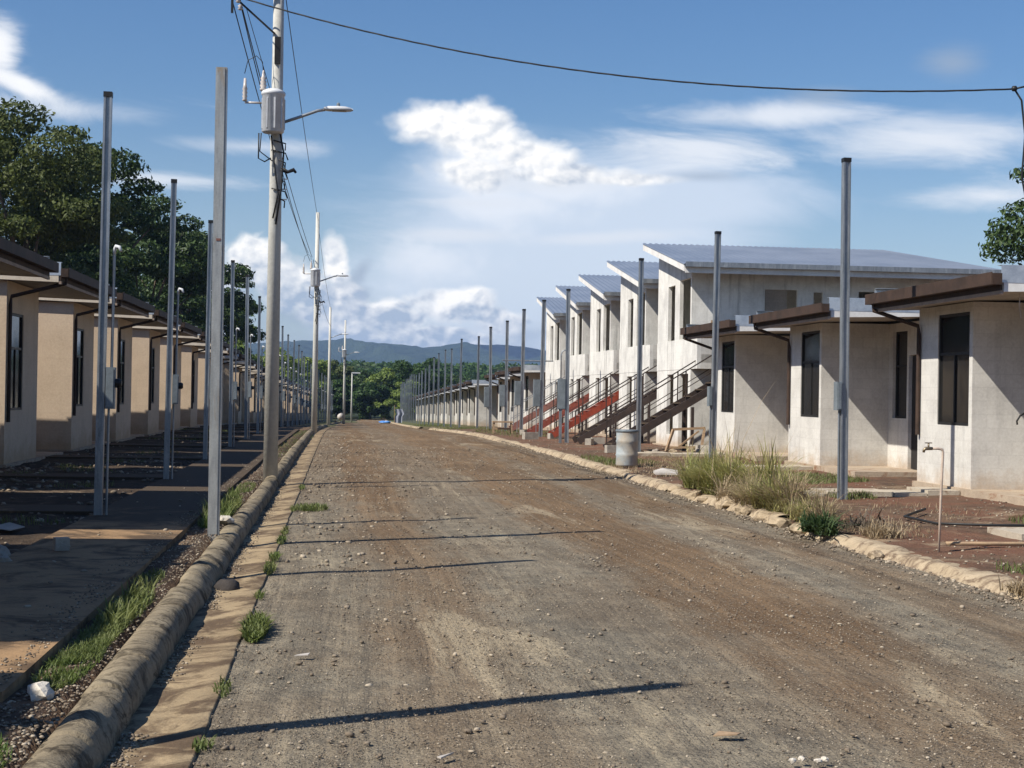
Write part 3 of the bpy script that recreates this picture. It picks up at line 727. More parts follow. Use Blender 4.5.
# ---------------------------------------------------------------- posts
def steel_post(mat, w, h, cap=True, web=True):
    """grooved galvanised section: two flanges and a recessed web"""
    p = MB(); d = w
    p.box(-w / 2, -w / 2 + .022, -d / 2, d / 2, -.4, h); p.box(w / 2 - .022, w / 2, -d / 2, d / 2, -.4, h)
    p.box(-w / 2 + .022, w / 2 - .022, -d / 2 + .018, d / 2 - .018, -.4, h - .004)
    return p
def meter_set(r, side, zb, w, hbox, mast=True, small=True):
    """box, conduit and weather head fixed beside the post"""
    x0 = .055 * side; xa, xb = sorted((x0, x0 + w * side))
    b = MB().box(xa, xb, -.07, .08, zb, zb + hbox); b.box(xa + .012, xb - .012, -.082, -.071, zb + .02, zb + hbox - .02)
    bo = b.obj('meter_box', 'boxgrey', r)
    if small:
        mm = MB(); mm.lathe([(.05, 0), (.05, .05), (.035, .07)], (0, 0, 0), 12); m_ = mm.obj('meter_dial', 'black', bo)
        m_.rotation_euler = (0, R(90 * side), 0); m_.location = (xb if side > 0 else xa, 0, zb + hbox * .62)
    cx = x0 + side * w * .55
    if mast:
        MB().tube([(cx, 0, zb + hbox), (cx, 0, zb + hbox + 1.25)], .016, 8).obj('conduit', 'steel', r)
        wh = MB(); zz = zb + hbox + 1.25
        wh.tube([(cx, 0, zz), (cx, 0, zz + .05), (cx + .02 * side, -.02, zz + .09), (cx + .06 * side, -.05, zz + .08), (cx + .08 * side, -.07, zz + .03)], [.016, .020, .022, .020, .015], 8)
        wh.obj('weather_head', 'lampgrey', r, True)
    MB().tube([(cx - .02 * side, 0, zb), (cx - .02 * side, 0, -.1)], .014, 8).obj('conduit', 'steel', r)
def post_proto(kind, h, w, side, mat, box=None):
    r = empty('meter_post' if box else 'steel_post', (0, 0, 0))
    steel_post(mat, w, h).obj('shaft', mat, r)
    MB().box(-w / 2 - .004, w / 2 + .004, -w / 2 - .004, w / 2 + .004, h - .05, h + .008).obj('cap', 'black', r)
    if box: meter_set(r, side, *box)
    return r
pL = post_proto('l', 4.72, .086, 1, 'steel', (1.22, .095, .46))
LY = [17.4] + [24.3 + 6.85 * k for k in range(24)]
for i, y in enumerate(LY):
    o = copy_tree(pL); s = shift(y); o.location = (-2.66 + s + random.uniform(-.04, .04), y, prof(y) + .13); o.rotation_euler = (R(random.uniform(-.8, .8)), R(random.uniform(-.7, .7)), R(random.uniform(-6, 6)))
    if i: o.scale.z = random.uniform(.97, 1.02)
    tag(o, f'galvanised post with grey meter box and weather head, {ORD[i]} along the left sidewalk' if i else 'tall galvanised meter post nearest the camera on the left, dark cap on top', 'post', 'meter posts on the left')
drop(pL)
pO = post_proto('o', 5.15, .10, 1, 'steel')
o = pO; o.location = (-2.85, 12.3, .13); tag(o, 'galvanised post just outside the left frame edge, its thin shadow crossing the road', 'post')
o = copy_tree(pO); o.location = (-2.30, 6.42, .13); o.scale = (1.15, 1.15, .885); tag(o, 'steel post beside the camera, outside the left edge, casting the nearest thick shadow', 'post')
# large plain post by the kerb
r = empty('steel_post', (-1.24, 15.75, .13)); p = MB(); w = .056
p.box(-w, w, -w, w, -.4, 4.70); p.box(-w + .02, w - .02, -w - .008, -w - .001, -.0, 4.69)
p.obj('shaft', 'steel2', r); MB().box(-.022, .022, -w - .012, -w - .0085, 2.95, 2.975).obj('weld_scar', 'stairrust', r)
tag(r, 'thick plain galvanised post with rust mark standing right behind the left kerb', 'post')
# right side
RP = [(7.26, 21.6, 4.93, 'a'), (7.62, 30.9, 4.85, 'a'), (7.25, 36.9, 4.8, 'n'), (6.98, 47.0, 4.75, 'b'), (7.02, 53.5, 4.8, 'b'), (7.1, 60, 4.85, 'b'), (7.22, 66.8, 4.8, 'b'), (7.15, 73, 4.9, 'b'), (7.1, 79.5, 4.8, 'n')]
y = 86
while y < 205: RP.append((rk(y) + 1.6, y, random.uniform(4.5, 5.0), 'n')); y += 6.5 if y < 140 else 5.2
protos = {'a': post_proto('a', 4.8, .105, -1, 'steel', (1.25, .07, .40, False, False)),
          'b': post_proto('b', 4.8, .12, -1, 'steel', (1.05, .24, .95, False, False)), 'n': post_proto('n', 4.8, .10, -1, 'steel')}
for i, (x, y, h, kd) in enumerate(RP):
    o = copy_tree(protos[kd]); o.location = (x, y, gz(x, y)); o.scale.z = h / 4.8; o.rotation_euler = (R(random.uniform(-.8, .8)), R(random.uniform(-.5, .8)), R(random.uniform(-5, 5)))
    lab = {0: 'grooved galvanised post with slim box, nearest the camera on the right', 1: 'galvanised post right of the tall dry grass, against the nearest staircase landing',
           2: 'plain galvanised post standing right behind the blue-grey barrel', 3: 'galvanised post with large grey box and hooped pipe before the staircases'}.get(i, f'thin galvanised post, {ORD[i]} in the row on the right side')
    tag(o, lab, 'post', 'galvanised posts on the right')
    if i == 3:
        MB().tube([(-.2, 0, 2.0), (-.2, 0, 2.75), (-.16, 0, 2.86), (-.08, 0, 2.9), (-.02, 0, 2.88)], .02, 8).obj('hooped_pipe', 'steel', o, True)
        MB().box(-.24, -.16, -.05, .05, 0, 1.05).obj('channel', 'steel', o)
for p_ in protos.values(): drop(p_)
o = MB()
tag(MB().tube([(9.25, 66.6, 3.02), (7.0, 66.6, 3.02)], .03, 6).obj('steel_beam', 'steel'), 'thin horizontal steel beam spanning from a post to the farthest two-storey block', 'beam')

# ---------------------------------------------------------------- utility poles
def utility_pole(x, y, z, H, r0, arm=True, tank=True, label='', azarm=0.0):
    r = empty('utility_pole', (x, y, z))
    MB().tube([(0, 0, -.5), (0, 0, H * .5), (0, 0, H)], [r0, r0 * .80, r0 * .60], 18).obj('shaft', 'pole', r, True)
    if tank:
        zt = 5.72
        t = MB(); t.lathe([(.16, 0), (.185, .02), (.185, .62), (.20, .63), (.20, .67), (.18, .69), (.10, .73)], (-.05, -.24, zt), 20)
        to = t.obj('transformer', 'lampgrey', r, True)
        for k in range(9):
            a = 2 * math.pi * k / 9
            MB().box(-.05 + .187 * math.cos(a) - .012, -.05 + .187 * math.cos(a) + .012, -.24 + .187 * math.sin(a) - .012, -.24 + .187 * math.sin(a) + .012, zt + .06, zt + .56).obj('cooling_fin', 'lampgrey', to)
        bs = MB(); bs.lathe([(.05, 0), (.06, .03), (.04, .05), (.06, .09), (.04, .11), (.055, .15), (.035, .17), (.05, .21), (.03, .23), (.02, .30), (.012, .34)], (-.22, -.22, zt + .70), 12)
        bs.obj('bushing', 'porcelain', to, True)
        MB().box(-.08, .02, -.06, -.02, zt + .05, zt + .6).obj('bracket', 'steel', r)
        ar = MB(); ar.lathe([(.03, 0), (.045, .02), (.03, .05), (.045, .08), (.03, .11), (.045, .14), (.03, .17), (.045, .2), (.03, .24), (.02, .38)], (-.52, -.2, zt + .52), 10)
        ar.bar((-.52, -.2, zt + .50), (-.2, -.2, zt + .50), .03)
        ar.obj('lightning_arrester', 'porcelain', r, True)
        lp = MB(); rnd_ = random.Random(4)
        lp.tube([(-.22, -.22, zt + 1.0), (-.24, -.22, zt + 1.18), (-.34, -.2, zt + 1.28), (-.48, -.2, zt + 1.2), (-.53, -.2, zt + .98)], .007, 5)
        lp.obj('jumper_lead', 'black', r, True); lp = MB()
        lp.tube([(-.28, -.2, zt), (-.28, -.2, zt - .42), (-.18, -.18, zt - .47), (-.08, -.14, zt - .4)], .012, 5)
        lp.tube([(-.24, -.22, zt), (-.26, -.18, zt - .3), (-.05, -.14, zt - .45)], .010, 5)
        for k in range(7):
            a = random.uniform(-2.4, -.5); lp.tube([(.12 * math.cos(a), .14 * math.sin(a), zt - .1 - k * .16), (.16, -.12, zt - .15 - k * .16), (.15 + .05 * (k % 2), -.05, zt - .25 - k * .16)], .012, 5)
        lp.tube([(.06, -.15, zt + .05), (.13, -.13, zt - .3), (.10, -.13, zt - .9), (.02, -.13, zt - 1.5)], .016, 5)
        lp.tube([(-.08, -.13, zt - .02), (-.02, -.15, zt - .5), (.05, -.14, zt - 1.0), (-.03, -.13, zt - 1.4)], .014, 5)
        lp.obj('wiring', 'black', r, True)
        MB().tube([(.10, -.12, zt - .55), (.2, -.12, zt - .62), (.3, -.12, zt - .58), (.34, -.12, zt - .63)], [.02, .03, .035, .02], 8).obj('cable_clamp', 'black', r, True)
        for k in range(3): MB().box(.08, .2, -.12, -.10, zt - .75 - k * .17, zt - .73 - k * .17).obj('rung', 'steel', r)
    if arm:
        za = 5.92; a = MB()
        a.tube([(.05, -.02, za), (.35, -.02, za + .11), (.68, -.02, za + .24), (.80, -.02, za + .26)], .026, 10)
        ao = a.obj('lamp_arm', 'steel', r, True)
        h = MB(); n = 8; prof_ = [(0, .05, .035), (.08, .085, .055), (.22, .10, .06), (.36, .10, .055), (.45, .07, .035), (.49, .02, .012)]
        for (x_, w_, t_) in prof_:
            for k in range(12):
                t = 2 * math.pi * k / 12; zz = math.sin(t) * t_; zz = max(zz, -.022)
                h.v.append((.78 + x_, -.02 + math.cos(t) * w_, za + .27 + zz))
        for i in range(len(prof_) - 1):
            for k in range(12): h.f.append((i * 12 + k, i * 12 + (k + 1) % 12, (i + 1) * 12 + (k + 1) % 12, (i + 1) * 12 + k))
        h.f.append(tuple(range(12))); h.f.append(tuple(60 + k for k in reversed(range(12))))
        ho = h.obj('lamp_head', 'lampgrey', r, True)
        MB().lathe([(.03, 0), (.03, .04), (.015, .06)], (1.02, -.02, za + .325), 10).obj('photocell', 'boxgrey', ho)
        MB().box(.92, 1.16, -.09, .05, za + .242, za + .247).obj('lens', 'glass', ho)
    br = MB(); zb = H - 2.3 if H > 10 else H - 1.0
    return r
u1 = utility_pole(-1.13, 26.0, .12, 11.0, .125)
tag(u1, 'nearest concrete utility pole with grey transformer and street lamp', 'utility pole', 'utility poles along the left kerb')
br = MB(); br.bar((-.02, -.1, 8.02), (-.76, -.1, 8.02), .05); br.bar((-.76, -.1, 8.15), (-.76, -.1, 7.72), .04); br.bar((-.05, -.1, 7.4), (-.72, -.1, 7.98), .03)
br.obj('side_bracket', 'black', u1)
for zz in (8.06, 7.92, 7.8): MB().lathe([(.02, 0), (.045, .02), (.02, .05), (.045, .07), (.02, .09)], (-.70 + (8.06 - zz) * .3, -.18, zz - .05), 10).obj('insulator', 'porcelain', u1, True)
br = MB(); br.box(-.05, .05, -.125, -.085, 6.9, 7.35); br.obj('strap_plate', 'black', u1)
u2 = utility_pole(-1.0, 62.0, prof(62) + .12, 8.7, .125)
tag(u2, 'second concrete utility pole, transformer and lamp, half as tall in view', 'utility pole', 'utility poles along the left kerb')
u3 = utility_pole(-.98 + shift(105), 105.0, prof(105) + .1, 8.0, .12, True, False)
tag(u3, 'third concrete utility pole with a lamp arm, farther along the left kerb', 'utility pole', 'utility poles along the left kerb')
u4 = utility_pole(-.3 + shift(135), 135, prof(135) + .1, 9.0, .12, True, True)
tag(u4, 'fourth concrete utility pole with transformer against the dark distant trees', 'utility pole', 'utility poles along the left kerb')
u5 = utility_pole(-.15 + shift(170), 170, prof(170) + .1, 5.4, .10, False, False)
u5.name = 'lamp_post'
MB().box(-.05, .9, -.1, .1, 5.3, 5.42).obj('lamp_head', 'lampgrey', u5)
tag(u5, 'short grey lamp post at the far end of the road against trees', 'lamp post')

def wire(a, b, sag, r, label, n=24, name='overhead_wire', twist=False):
    a = Vector(a); b = Vector(b); pts = []
    for i in range(n + 1):
        t = i / n; p = a.lerp(b, t); p.z -= sag * 4 * t * (1 - t); pts.append(p)
    mb = MB()
    if twist:
        m_ = n * 5
        for ph in (0, 2.1, 4.2):
            q_ = []
            for i in range(m_ + 1):
                t = i / m_; p = a.lerp(b, t); p.z -= sag * 4 * t * (1 - t)
                an = t * 60 + ph; q_.append(p + Vector((0, math.cos(an), math.sin(an))) * r * .9)
            mb.tube(q_, r, 5)
    else: mb.tube(pts, r, 5)
    return tag(mb.obj(name, 'black', None, True), label, 'wire', 'overhead wires')
B1 = (-1.83, 25.9, 8.12)
CL = (9.49, 21.0, 6.06)
wire(B1, CL, .52, .0075, 'twisted black service cable sagging across the road to the right edge', 30, 'service_cable', True)
wire(CL, (10.1, 21.0, 6.22), .0, .014, 'short end of the service cable leaving the frame at the upper right', 4, 'service_cable')
wire((-1.9, 25.9, 8.08), (-1.35, 62, 7.05), .35, .010, 'leftmost black wire running from the near pole bracket down to the second pole')
wire((-1.75, 25.9, 7.98), (-1.28, 62, 6.75), .35, .010, 'middle black wire between the near pole bracket and the second pole')
wire((-1.80, 25.9, 8.2), (-1.2, 62, 6.9), .22, .010, 'inner black wire from the near pole bracket to the second pole')
wire((-1.03, 26, 8.25), (-.98, 62, 8.35), .12, .008, 'thin wire right of the near pole, running to the top of the second pole')
wire((-1.83, 25.9, 8.1), (-2.1, 0, 8.4), .5, .010, 'black wire leaving the near pole bracket past the top frame edge')
wire((-1.15, 62, 6.8), (-.9 + shift(105), 105, 5.9), .5, .010, 'black wire between the second and third utility poles')
wire((-1.0, 62, 8.4), (-.9 + shift(105), 105, 6.9), .4, .008, 'thin top wire between the second and third utility poles')
wire((-1.65, 25.8, 7.9), (-1.25, 25.85, 6.6), .0, .006, 'thin lead curving from the pole bracket to the transformer')
dpt = MB(); dpt.tube([CL, (9.60, 21, 5.9), (9.66, 21, 5.4), (9.62, 21.0, 4.8), (9.75, 21.0, 4.2), (10.0, 21.1, 3.6), (10.0, 21.2, 3.3)], .014, 6)
dpt.lathe([(.03, -.03), (.05, 0), (.03, .04)], CL, 8)
tag(dpt.obj('service_drop', 'black', None, True), 'black drop cable hanging from the clamp at the upper right edge', 'cable')
r = empty('service_mast', (10.25, 21.2, 3.2)); MB().tube([(0, 0, 0), (0, 0, 1.0)], .03, 8).obj('shaft', 'steel', r); MB().tube([(0, 0, 1.0), (-.03, 0, 1.08), (-.1, 0, 1.05)], .045, 8).obj('weather_head', 'lampgrey', r)
tag(r, 'short steel service mast on the nearest right-hand roof edge', 'mast')

# ---------------------------------------------------------------- rocks and small things
def rock_mesh(sx, sy, sz, seed, sub=2):
    import bmesh
    bm = bmesh.new(); bmesh.ops.create_icosphere(bm, subdivisions=sub, radius=1)
    for v in bm.verts:
        n = mnoise.noise(v.co * 1.3 + Vector((seed * 7.3, seed, 0))) * .45 + mnoise.noise(v.co * 3 + Vector((seed, 3, 0))) * .15
        v.co = v.co * (1 + n); v.co.x *= sx; v.co.y *= sy; v.co.z *= sz
    me = bpy.data.meshes.new('rock'); bm.to_mesh(me); bm.free(); return me
def rock(x, y, s, mat, label, seed, z=None, grp=None, smooth=False, name='rock'):
    o = finish(name, rock_mesh(s[0], s[1], s[2], seed), mat, None, smooth)
    o.location = (x, y, (gz(x, y) if z is None else z) + s[2] * .55); o.rotation_euler.z = seed * 1.7
    return tag(o, label, 'rock', grp)
rock(-1.37, 7.45, (.085, .06, .05), 'palerock', 'pale angular rock beside the corner of the left sidewalk slab', 1)
rock(-.86, 12.5, (.095, .09, .065), 'darkrock', 'dark rounded rock lying in the gutter against the kerb', 2, -.03, smooth=True)
rock(-1.22, 16.9, (.16, .1, .05), 'palerock', 'flat pale rock right of the thick kerbside post', 3, .15)
for i, (x, y, s) in enumerate([(-2.98, 12.9, .12), (-3.2, 12.6, .13), (-2.78, 13.15, .10), (-2.7, 12.75, .09), (-3.12, 13.3, .11), (-2.88, 12.35, .09), (-3.35, 13.1, .12)]):
    rock(x, y, (s, s * .8, s * .75), 'rock', ['grey rubble stone topmost in the heap at the left edge', 'largest rubble stone at the left frame edge', 'rounded rubble stone at the heap front', 'small rubble stone rightmost in the left heap',
         'rubble stone behind the heap at the left edge', 'small rubble stone nearest the camera in the left heap', 'rubble stone at the far left of the heap'][i], 10 + i, grp='rubble heap at the left')
o = MB().box(-.06, .06, -.05, .05, 0, .11).obj('concrete_chunk', 'block'); o.location = (-2.36, 13.6, .18); o.rotation_euler.z = .4
tag(o, 'small square concrete chunk on the lit strip of the left sidewalk', 'rubble')
# broken kerb stones on the right
for i, (x, y, s) in enumerate([(5.52, 25.6, .11), (5.5, 24.9, .13), (5.50, 23.3, .17), (5.48, 22.6, .12), (5.52, 21.4, .20), (5.50, 20.3, .15), (5.46, 19.4, .12), (5.42, 18.5, .14), (5.40, 17.6, .13), (5.44, 16.8, .10), (5.36, 14.9, .09)]):
    rock(x, y, (s, s * .9, s * .6), 'kerb2', f'sandy broken kerb stone under the dry grass, {ORD[i]} counting towards the camera', 30 + i, .0, 'broken kerb stones on the right')
# paper and litter
def litter(name, pts, mat, label, cat='litter', th=.006):
    mb = MB(); n = len(pts); b = [Vector(p) for p in pts]
    mb.v = [tuple(p) for p in b] + [tuple(p + Vector((0, 0, th))) for p in b]
    mb.f = [tuple(reversed(range(n))), tuple(range(n, 2 * n))] + [(i, (i + 1) % n, n + (i + 1) % n, n + i) for i in range(n)]
    return tag(mb.obj(name, mat), label, cat)
litter('plastic_sheet', [(-3.45, 15.8, .17), (-3.2, 15.6, .16), (-3.12, 15.9, .17), (-3.3, 16.05, .20)], 'soffit', 'crumpled pale sheet lying on dark soil at the left edge')
litter('leaf_scrap', [(1.75, 7.0, .02), (1.86, 6.98, .03), (1.89, 7.03, .025), (1.79, 7.05, .03)], 'wood', 'tan dry leaf scrap lying on the road at bottom centre', 'leaf')
litter('paper_scrap', [(-.24, 9.2, .02), (-.16, 9.19, .025), (-.15, 9.23, .03), (-.22, 9.23, .02)], 'offwhite', 'small white scrap on gravel right of the gutter weeds')
litter('paper_scrap', [(.46, 6.62, .02), (.52, 6.68, .03), (.505, 6.70, .02), (.445, 6.64, .02)], 'offwhite', 'crooked white scrap on the gravel near the bottom edge')
for i, (x, y) in enumerate([(1.98, 6.50), (2.03, 6.53), (2.09, 6.49), (2.13, 6.52)]):
    rock(x, y, (.018, .015, .012), 'palerock', ['tiny white pebble leftmost of four at the bottom edge', 'tiny white pebble second of four at the bottom edge', 'tiny white pebble third of four at the bottom edge', 'tiny white pebble rightmost of four at the bottom edge'][i], 50 + i, .02, 'white pebbles on the road')
litter('plastic_bag', [(5.85, 28.1, .13), (6.25, 28.0, .13), (6.3, 28.25, .17), (6.05, 28.45, .2), (5.85, 28.3, .15)], 'offwhite', 'white plastic bag behind the right kerb left of the dry grass', th=.04)
tag(MB().tube([(6.05, 14.8, .17), (6.7, 14.9, .16), (7.8, 14.7, .19)], .022, 6).obj('branch', 'wood', None, True), 'thin dry branch lying on the soil right of the standpipe', 'branch')
tag(MB().tube([(7.4, 18.8, .22), (6.9, 18.2, .17), (6.9, 17.2, .17), (7.4, 16.9, .18), (8.6, 16.6, .2)], .016, 6).obj('hose', 'black', None, True), 'black hose lying on the red soil behind the standpipe', 'hose')
# standpipe
r = empty('standpipe', (5.93, 14.7, .12))
MB().tube([(0, 0, -.1), (.015, 0, .5), (.03, 0, .96), (.025, 0, .99), (-.02, 0, 1.0), (-.10, 0, 1.0)], .013, 8).obj('riser', 'pvc', r, True)
t = MB(); t.tube([(-.08, 0, 1.0), (-.15, 0, 1.0), (-.165, 0, .985), (-.17, 0, .96)], [.016, .018, .016, .013], 8); t.tube([(-.12, 0, 1.0), (-.12, 0, 1.05)], .009, 6)
to = t.obj('tap', 'brass', r, True); MB().bar((-.155, 0, 1.055), (-.085, 0, 1.055), .014, .01).obj('handle', 'brass', to)
tag(r, 'thin standing water pipe with a tap behind the right kerb', 'standpipe')
# barrel
r = empty('barrel', (5.93, 31.4, .13)); 
b = MB(); b.lathe([(.215, 0), (.23, .03), (.225, .2), (.238, .23), (.225, .26), (.222, .48), (.238, .51), (.225, .54), (.228, .70), (.235, .73), (.22, .745), (.205, .745), (.205, .70)], (0, 0, 0), 24)
b.obj('drum', 'blueplastic', r, True); MB().lathe([(.237, .70), (.243, .715), (.243, .74), (.237, .75)], (0, 0, 0), 24).obj('rim', 'boxgrey', r, True)
tag(r, 'faded blue-grey barrel standing before the staircases', 'barrel')
# concrete blocks
def cblock(x, y, rz, label, z=None, sc=1.0):
    mb = MB(); w, d, h, t = .2, .09, .19, .03
    mb.box(-w, w, -d, -d + t, 0, h); mb.box(-w, w, d - t, d, 0, h)
    for xx in (-w, -t / 2, w - t): mb.box(xx, xx + t, -d + t, d - t, 0, h)
    o = mb.obj('concrete_block', 'block'); o.location = (x, y, gz(x, y) if z is None else z); o.rotation_euler.z = rz; o.scale = (sc,) * 3
    return tag(o, label, 'block', 'loose concrete blocks on the right')
cblock(6.35, 51.0, .3, 'tan concrete block between posts before the red staircase', sc=1.25)
cblock(6.9, 38.4, .2, 'concrete block under the foot of the nearest dark staircase')
cblock(7.3, 44.6, 1.2, 'concrete block left under the second dark staircase foot'); cblock(7.6, 44.9, .1, 'concrete block right under the second dark staircase foot')
cblock(7.2, 51.4, .4, 'dark-holed concrete block under the bright red staircase foot'); cblock(6.9, 57.6, 1.2, 'concrete block beside the wooden trestle')
cblock(9.5, 38.1, .5, 'concrete block beside the tilted wooden frame'); cblock(8.95, 38.0, 1.9, 'concrete block leaning in the rubble below the landing')
cblock(9.15, 37.6, 2.4, 'concrete block at the front of the rubble below the landing')
# trestle
r = empty('trestle', (6.2, 58.5, .02)); r.scale = (.65, .65, .8); MB().box(-.6, .6, -.3, .3, .55, .62).obj('top', 'wood', r)
for sx in (-.5, .5):
    for sy in (-.22, .22): MB().bar((sx * 1.1, sy * 1.2, 0), (sx, sy, .55), .07).obj('leg', 'wood', r)
MB().box(-.5, .5, -.03, .03, .22, .30).obj('brace', 'wood', r)
tag(r, 'small wooden builder trestle behind the right kerb left of the stairs', 'trestle')
# tilted wooden frame among rubble
r = empty('wooden_frame', (8.55, 37.9, .2)); f = MB()
f.bar((-.4, 0, 0), (-.2, .1, .55), .06); f.bar((.5, 0, .05), (.6, .1, .58), .06); f.bar((-.22, .1, .55), (.62, .1, .6), .06); f.bar((-.3, 0, .1), (.55, 0, .12), .05); f.bar((-.1, .02, .1), (.45, .08, .52), .04)
f.obj('timbers', 'wood', r); tag(r, 'tilted wooden frame leaning on rubble below the landing', 'frame')
for i, (x, y, s) in enumerate([(8.7, 37.5, .16), (9.0, 37.8, .13), (8.3, 37.8, .12), (7.9, 38.0, .10), (9.3, 37.3, .12), (7.6, 37.4, .08)]):
    rock(x, y, (s, s * .8, s * .6), 'rock' if i % 2 else 'kerb2', f'lump of broken masonry below the nearest landing, {ORD[i]} in order of distance', 60 + i, grp='broken masonry below the stair landing')
# scaffolding timber on the first block
tag(MB().bar((9.6, 39.95, 3.35), (12.9, 40.05, 3.45), .05, .12).bar((9.7, 39.93, 3.0), (9.78, 39.96, 3.62), .05).bar((9.45, 39.9, 3.18), (10.0, 39.9, 3.16), .04).obj('scaffold_timbers', 'wood'),
    'rough timbers nailed across the nearest upper landing as a barrier', 'timber')
# cement mixer at the road end
r = empty('cement_mixer', (.3 + shift(150) * .55 - .9, 150, prof(150)))
r.scale = (.75, .75, .75); d = MB(); d.lathe([(.12, 0), (.32, .12), (.42, .35), (.38, .6), (.24, .85), (.2, .86)], (0, 0, 0), 16); do = d.obj('drum', 'offwhite', r, True); do.location = (0, 0, .55); do.rotation_euler = (R(25), R(35), 0)
f = MB(); f.bar((-.4, 0, .2), (.1, 0, .7), .07); f.bar((.4, 0, .0), (.0, 0, .7), .07); f.bar((-.4, -.3, .2), (-.4, .3, .2), .06); f.bar((.4, -.3, .03), (.4, .3, .03), .06); f.obj('stand', 'boxgrey', r)
for sy in (-.32, .32): w_ = MB(); w_.lathe([(.2, -.04), (.2, .04)], (0, 0, 0), 14); wo_ = w_.obj('wheel', 'black', r); wo_.rotation_euler = (R(90), 0, 0); wo_.location = (-.4, sy, .2)
tag(r, 'small pale cement mixer at the far left end of the road', 'cement mixer')
# tarpaulins far right
def heap(name, x, y, sx, sy, sz, mat, label, cat, seed):
    o = finish(name, rock_mesh(sx, sy, sz, seed, 3), mat, None, False); o.location = (x, y, prof(y) + sz * .5); return tag(o, label, cat)
heap('tarpaulin', 4.7, 160, .6, .5, .2, 'tarp', 'bright blue tarpaulin heap at the far end of the right kerb', 'tarpaulin', 3)
r = empty('hung_sheet', (5.6, 158, prof(158)))
s_ = [(x_ * .13, .12 * math.sin(x_ * 1.7), z_ * .25) for z_ in range(7) for x_ in range(7)]
s_ = [(x_ + (z_ > .8) * .2 * math.sin(z_ * 2), y_, z_) for x_, y_, z_ in s_]
ffs = [(j * 7 + i, j * 7 + i + 1, (j + 1) * 7 + i + 1, (j + 1) * 7 + i) for j in range(6) for i in range(6)]
npmesh('sheet', np.array(s_), np.array(ffs), 'sheet', r, True); MB().bar((0, 0, 0), (0, 0, 1.9), .06).obj('stake', 'wood', r)
tag(r, 'pale plastic sheet hung on a stake beside the blue tarpaulin', 'sheet')

# ---------------------------------------------------------------- gravel, grass
ico = None
def ico12():
    p = (1 + 5 ** .5) / 2
    v = np.array([(-1, p, 0), (1, p, 0), (-1, -p, 0), (1, -p, 0), (0, -1, p), (0, 1, p), (0, -1, -p), (0, 1, -p), (p, 0, -1), (p, 0, 1), (-p, 0, -1), (-p, 0, 1)], float)
    v /= np.linalg.norm(v[0])
    f = np.array([(0, 11, 5), (0, 5, 1), (0, 1, 7), (0, 7, 10), (0, 10, 11), (1, 5, 9), (5, 11, 4), (11, 10, 2), (10, 7, 6), (7, 1, 8), (3, 9, 4), (3, 4, 2), (3, 2, 6), (3, 6, 8), (3, 8, 9), (4, 9, 5), (2, 4, 11), (6, 2, 10), (8, 6, 7), (9, 8, 1)])
    return v, f
def stones(name, pts, size, mat, kind='stuff'):
    v, f = ico12(); n = len(pts)
    S = size[:, None] * rng.uniform(.55, 1.2, (n, 3)) * np.array([1, 1, .6])
    ang = rng.uniform(0, 6.28, n); c, s = np.cos(ang), np.sin(ang)
    vv = v[None] * (1 + rng.uniform(-.25, .25, (n, 12, 1))) * S[:, None, :]
    x = vv[..., 0] * c[:, None] - vv[..., 1] * s[:, None]; y = vv[..., 0] * s[:, None] + vv[..., 1] * c[:, None]
    vv = np.stack([x, y, vv[..., 2]], -1) + pts[:, None, :]
    ff = f[None] + (np.arange(n) * 12)[:, None, None]
    return tag(npmesh(name, vv.reshape(-1, 3), ff.reshape(-1, 3), mat), kind=kind)
def scatter(n, x0, x1, y0, y1, zf, power=2.0):
    u = rng.uniform(0, 1, n); y = y0 + (y1 - y0) * u ** power
    x = rng.uniform(x0, x1, n)
    return x, y
m, q = new_mat('gravel_stones'); setp(q, .9, 0, .15)
rn = q.n('ShaderNodeNewGeometry').outputs['Random Per Island']
q.put(q.b.inputs['Base Color'], q.mix(q.smooth(rn, .55, 1), q.mix(q.noise(q.pos, 3), (.13, .105, .08), (.21, .165, .12)), (.40, .34, .26))); M['stones'] = m
n = 24000
x, y = scatter(n, -.62, 5.5, 5.6, 44, None, 1.6)
keep = np.array([mnoise.noise(Vector((a * .8, b * .25, 9))) + mnoise.noise(Vector((a * 3, b * 2, 2))) * .5 > -.35 + .5 * random.random() - .25 for a, b in zip(x, y)])
x, y = x[keep], y[keep]; sz = np.clip(rng.lognormal(-5.25, .5, len(x)), .003, .022) * (1 + y / 60)
stones('gravel', np.stack([x, y, np.array([prof(b) for b in y]) + sz * .2 + .004], 1), sz, 'stones')
n = 34000; x, y = scatter(n, -.6, 5.45, 5.6, 17, None, 1.5)
keep = np.array([mnoise.noise(Vector((a * .9, b * .45, 29))) > -.35 for a, b in zip(x, y)]); x, y = x[keep], y[keep]
sz = rng.uniform(.0022, .0065, len(x)); stones('gravel', np.stack([x, y, sz * .3 + .006], 1), sz, 'stones')
# coarser stones on the left edge of the road
n = 520; x = -.5 + np.abs(rng.normal(0, .6, n)); y = rng.uniform(14, 60, n); sz = rng.uniform(.010, .036, n)
stones('gravel', np.stack([x, y, np.array([prof(b) for b in y]) + sz * .2], 1), sz, 'stones')
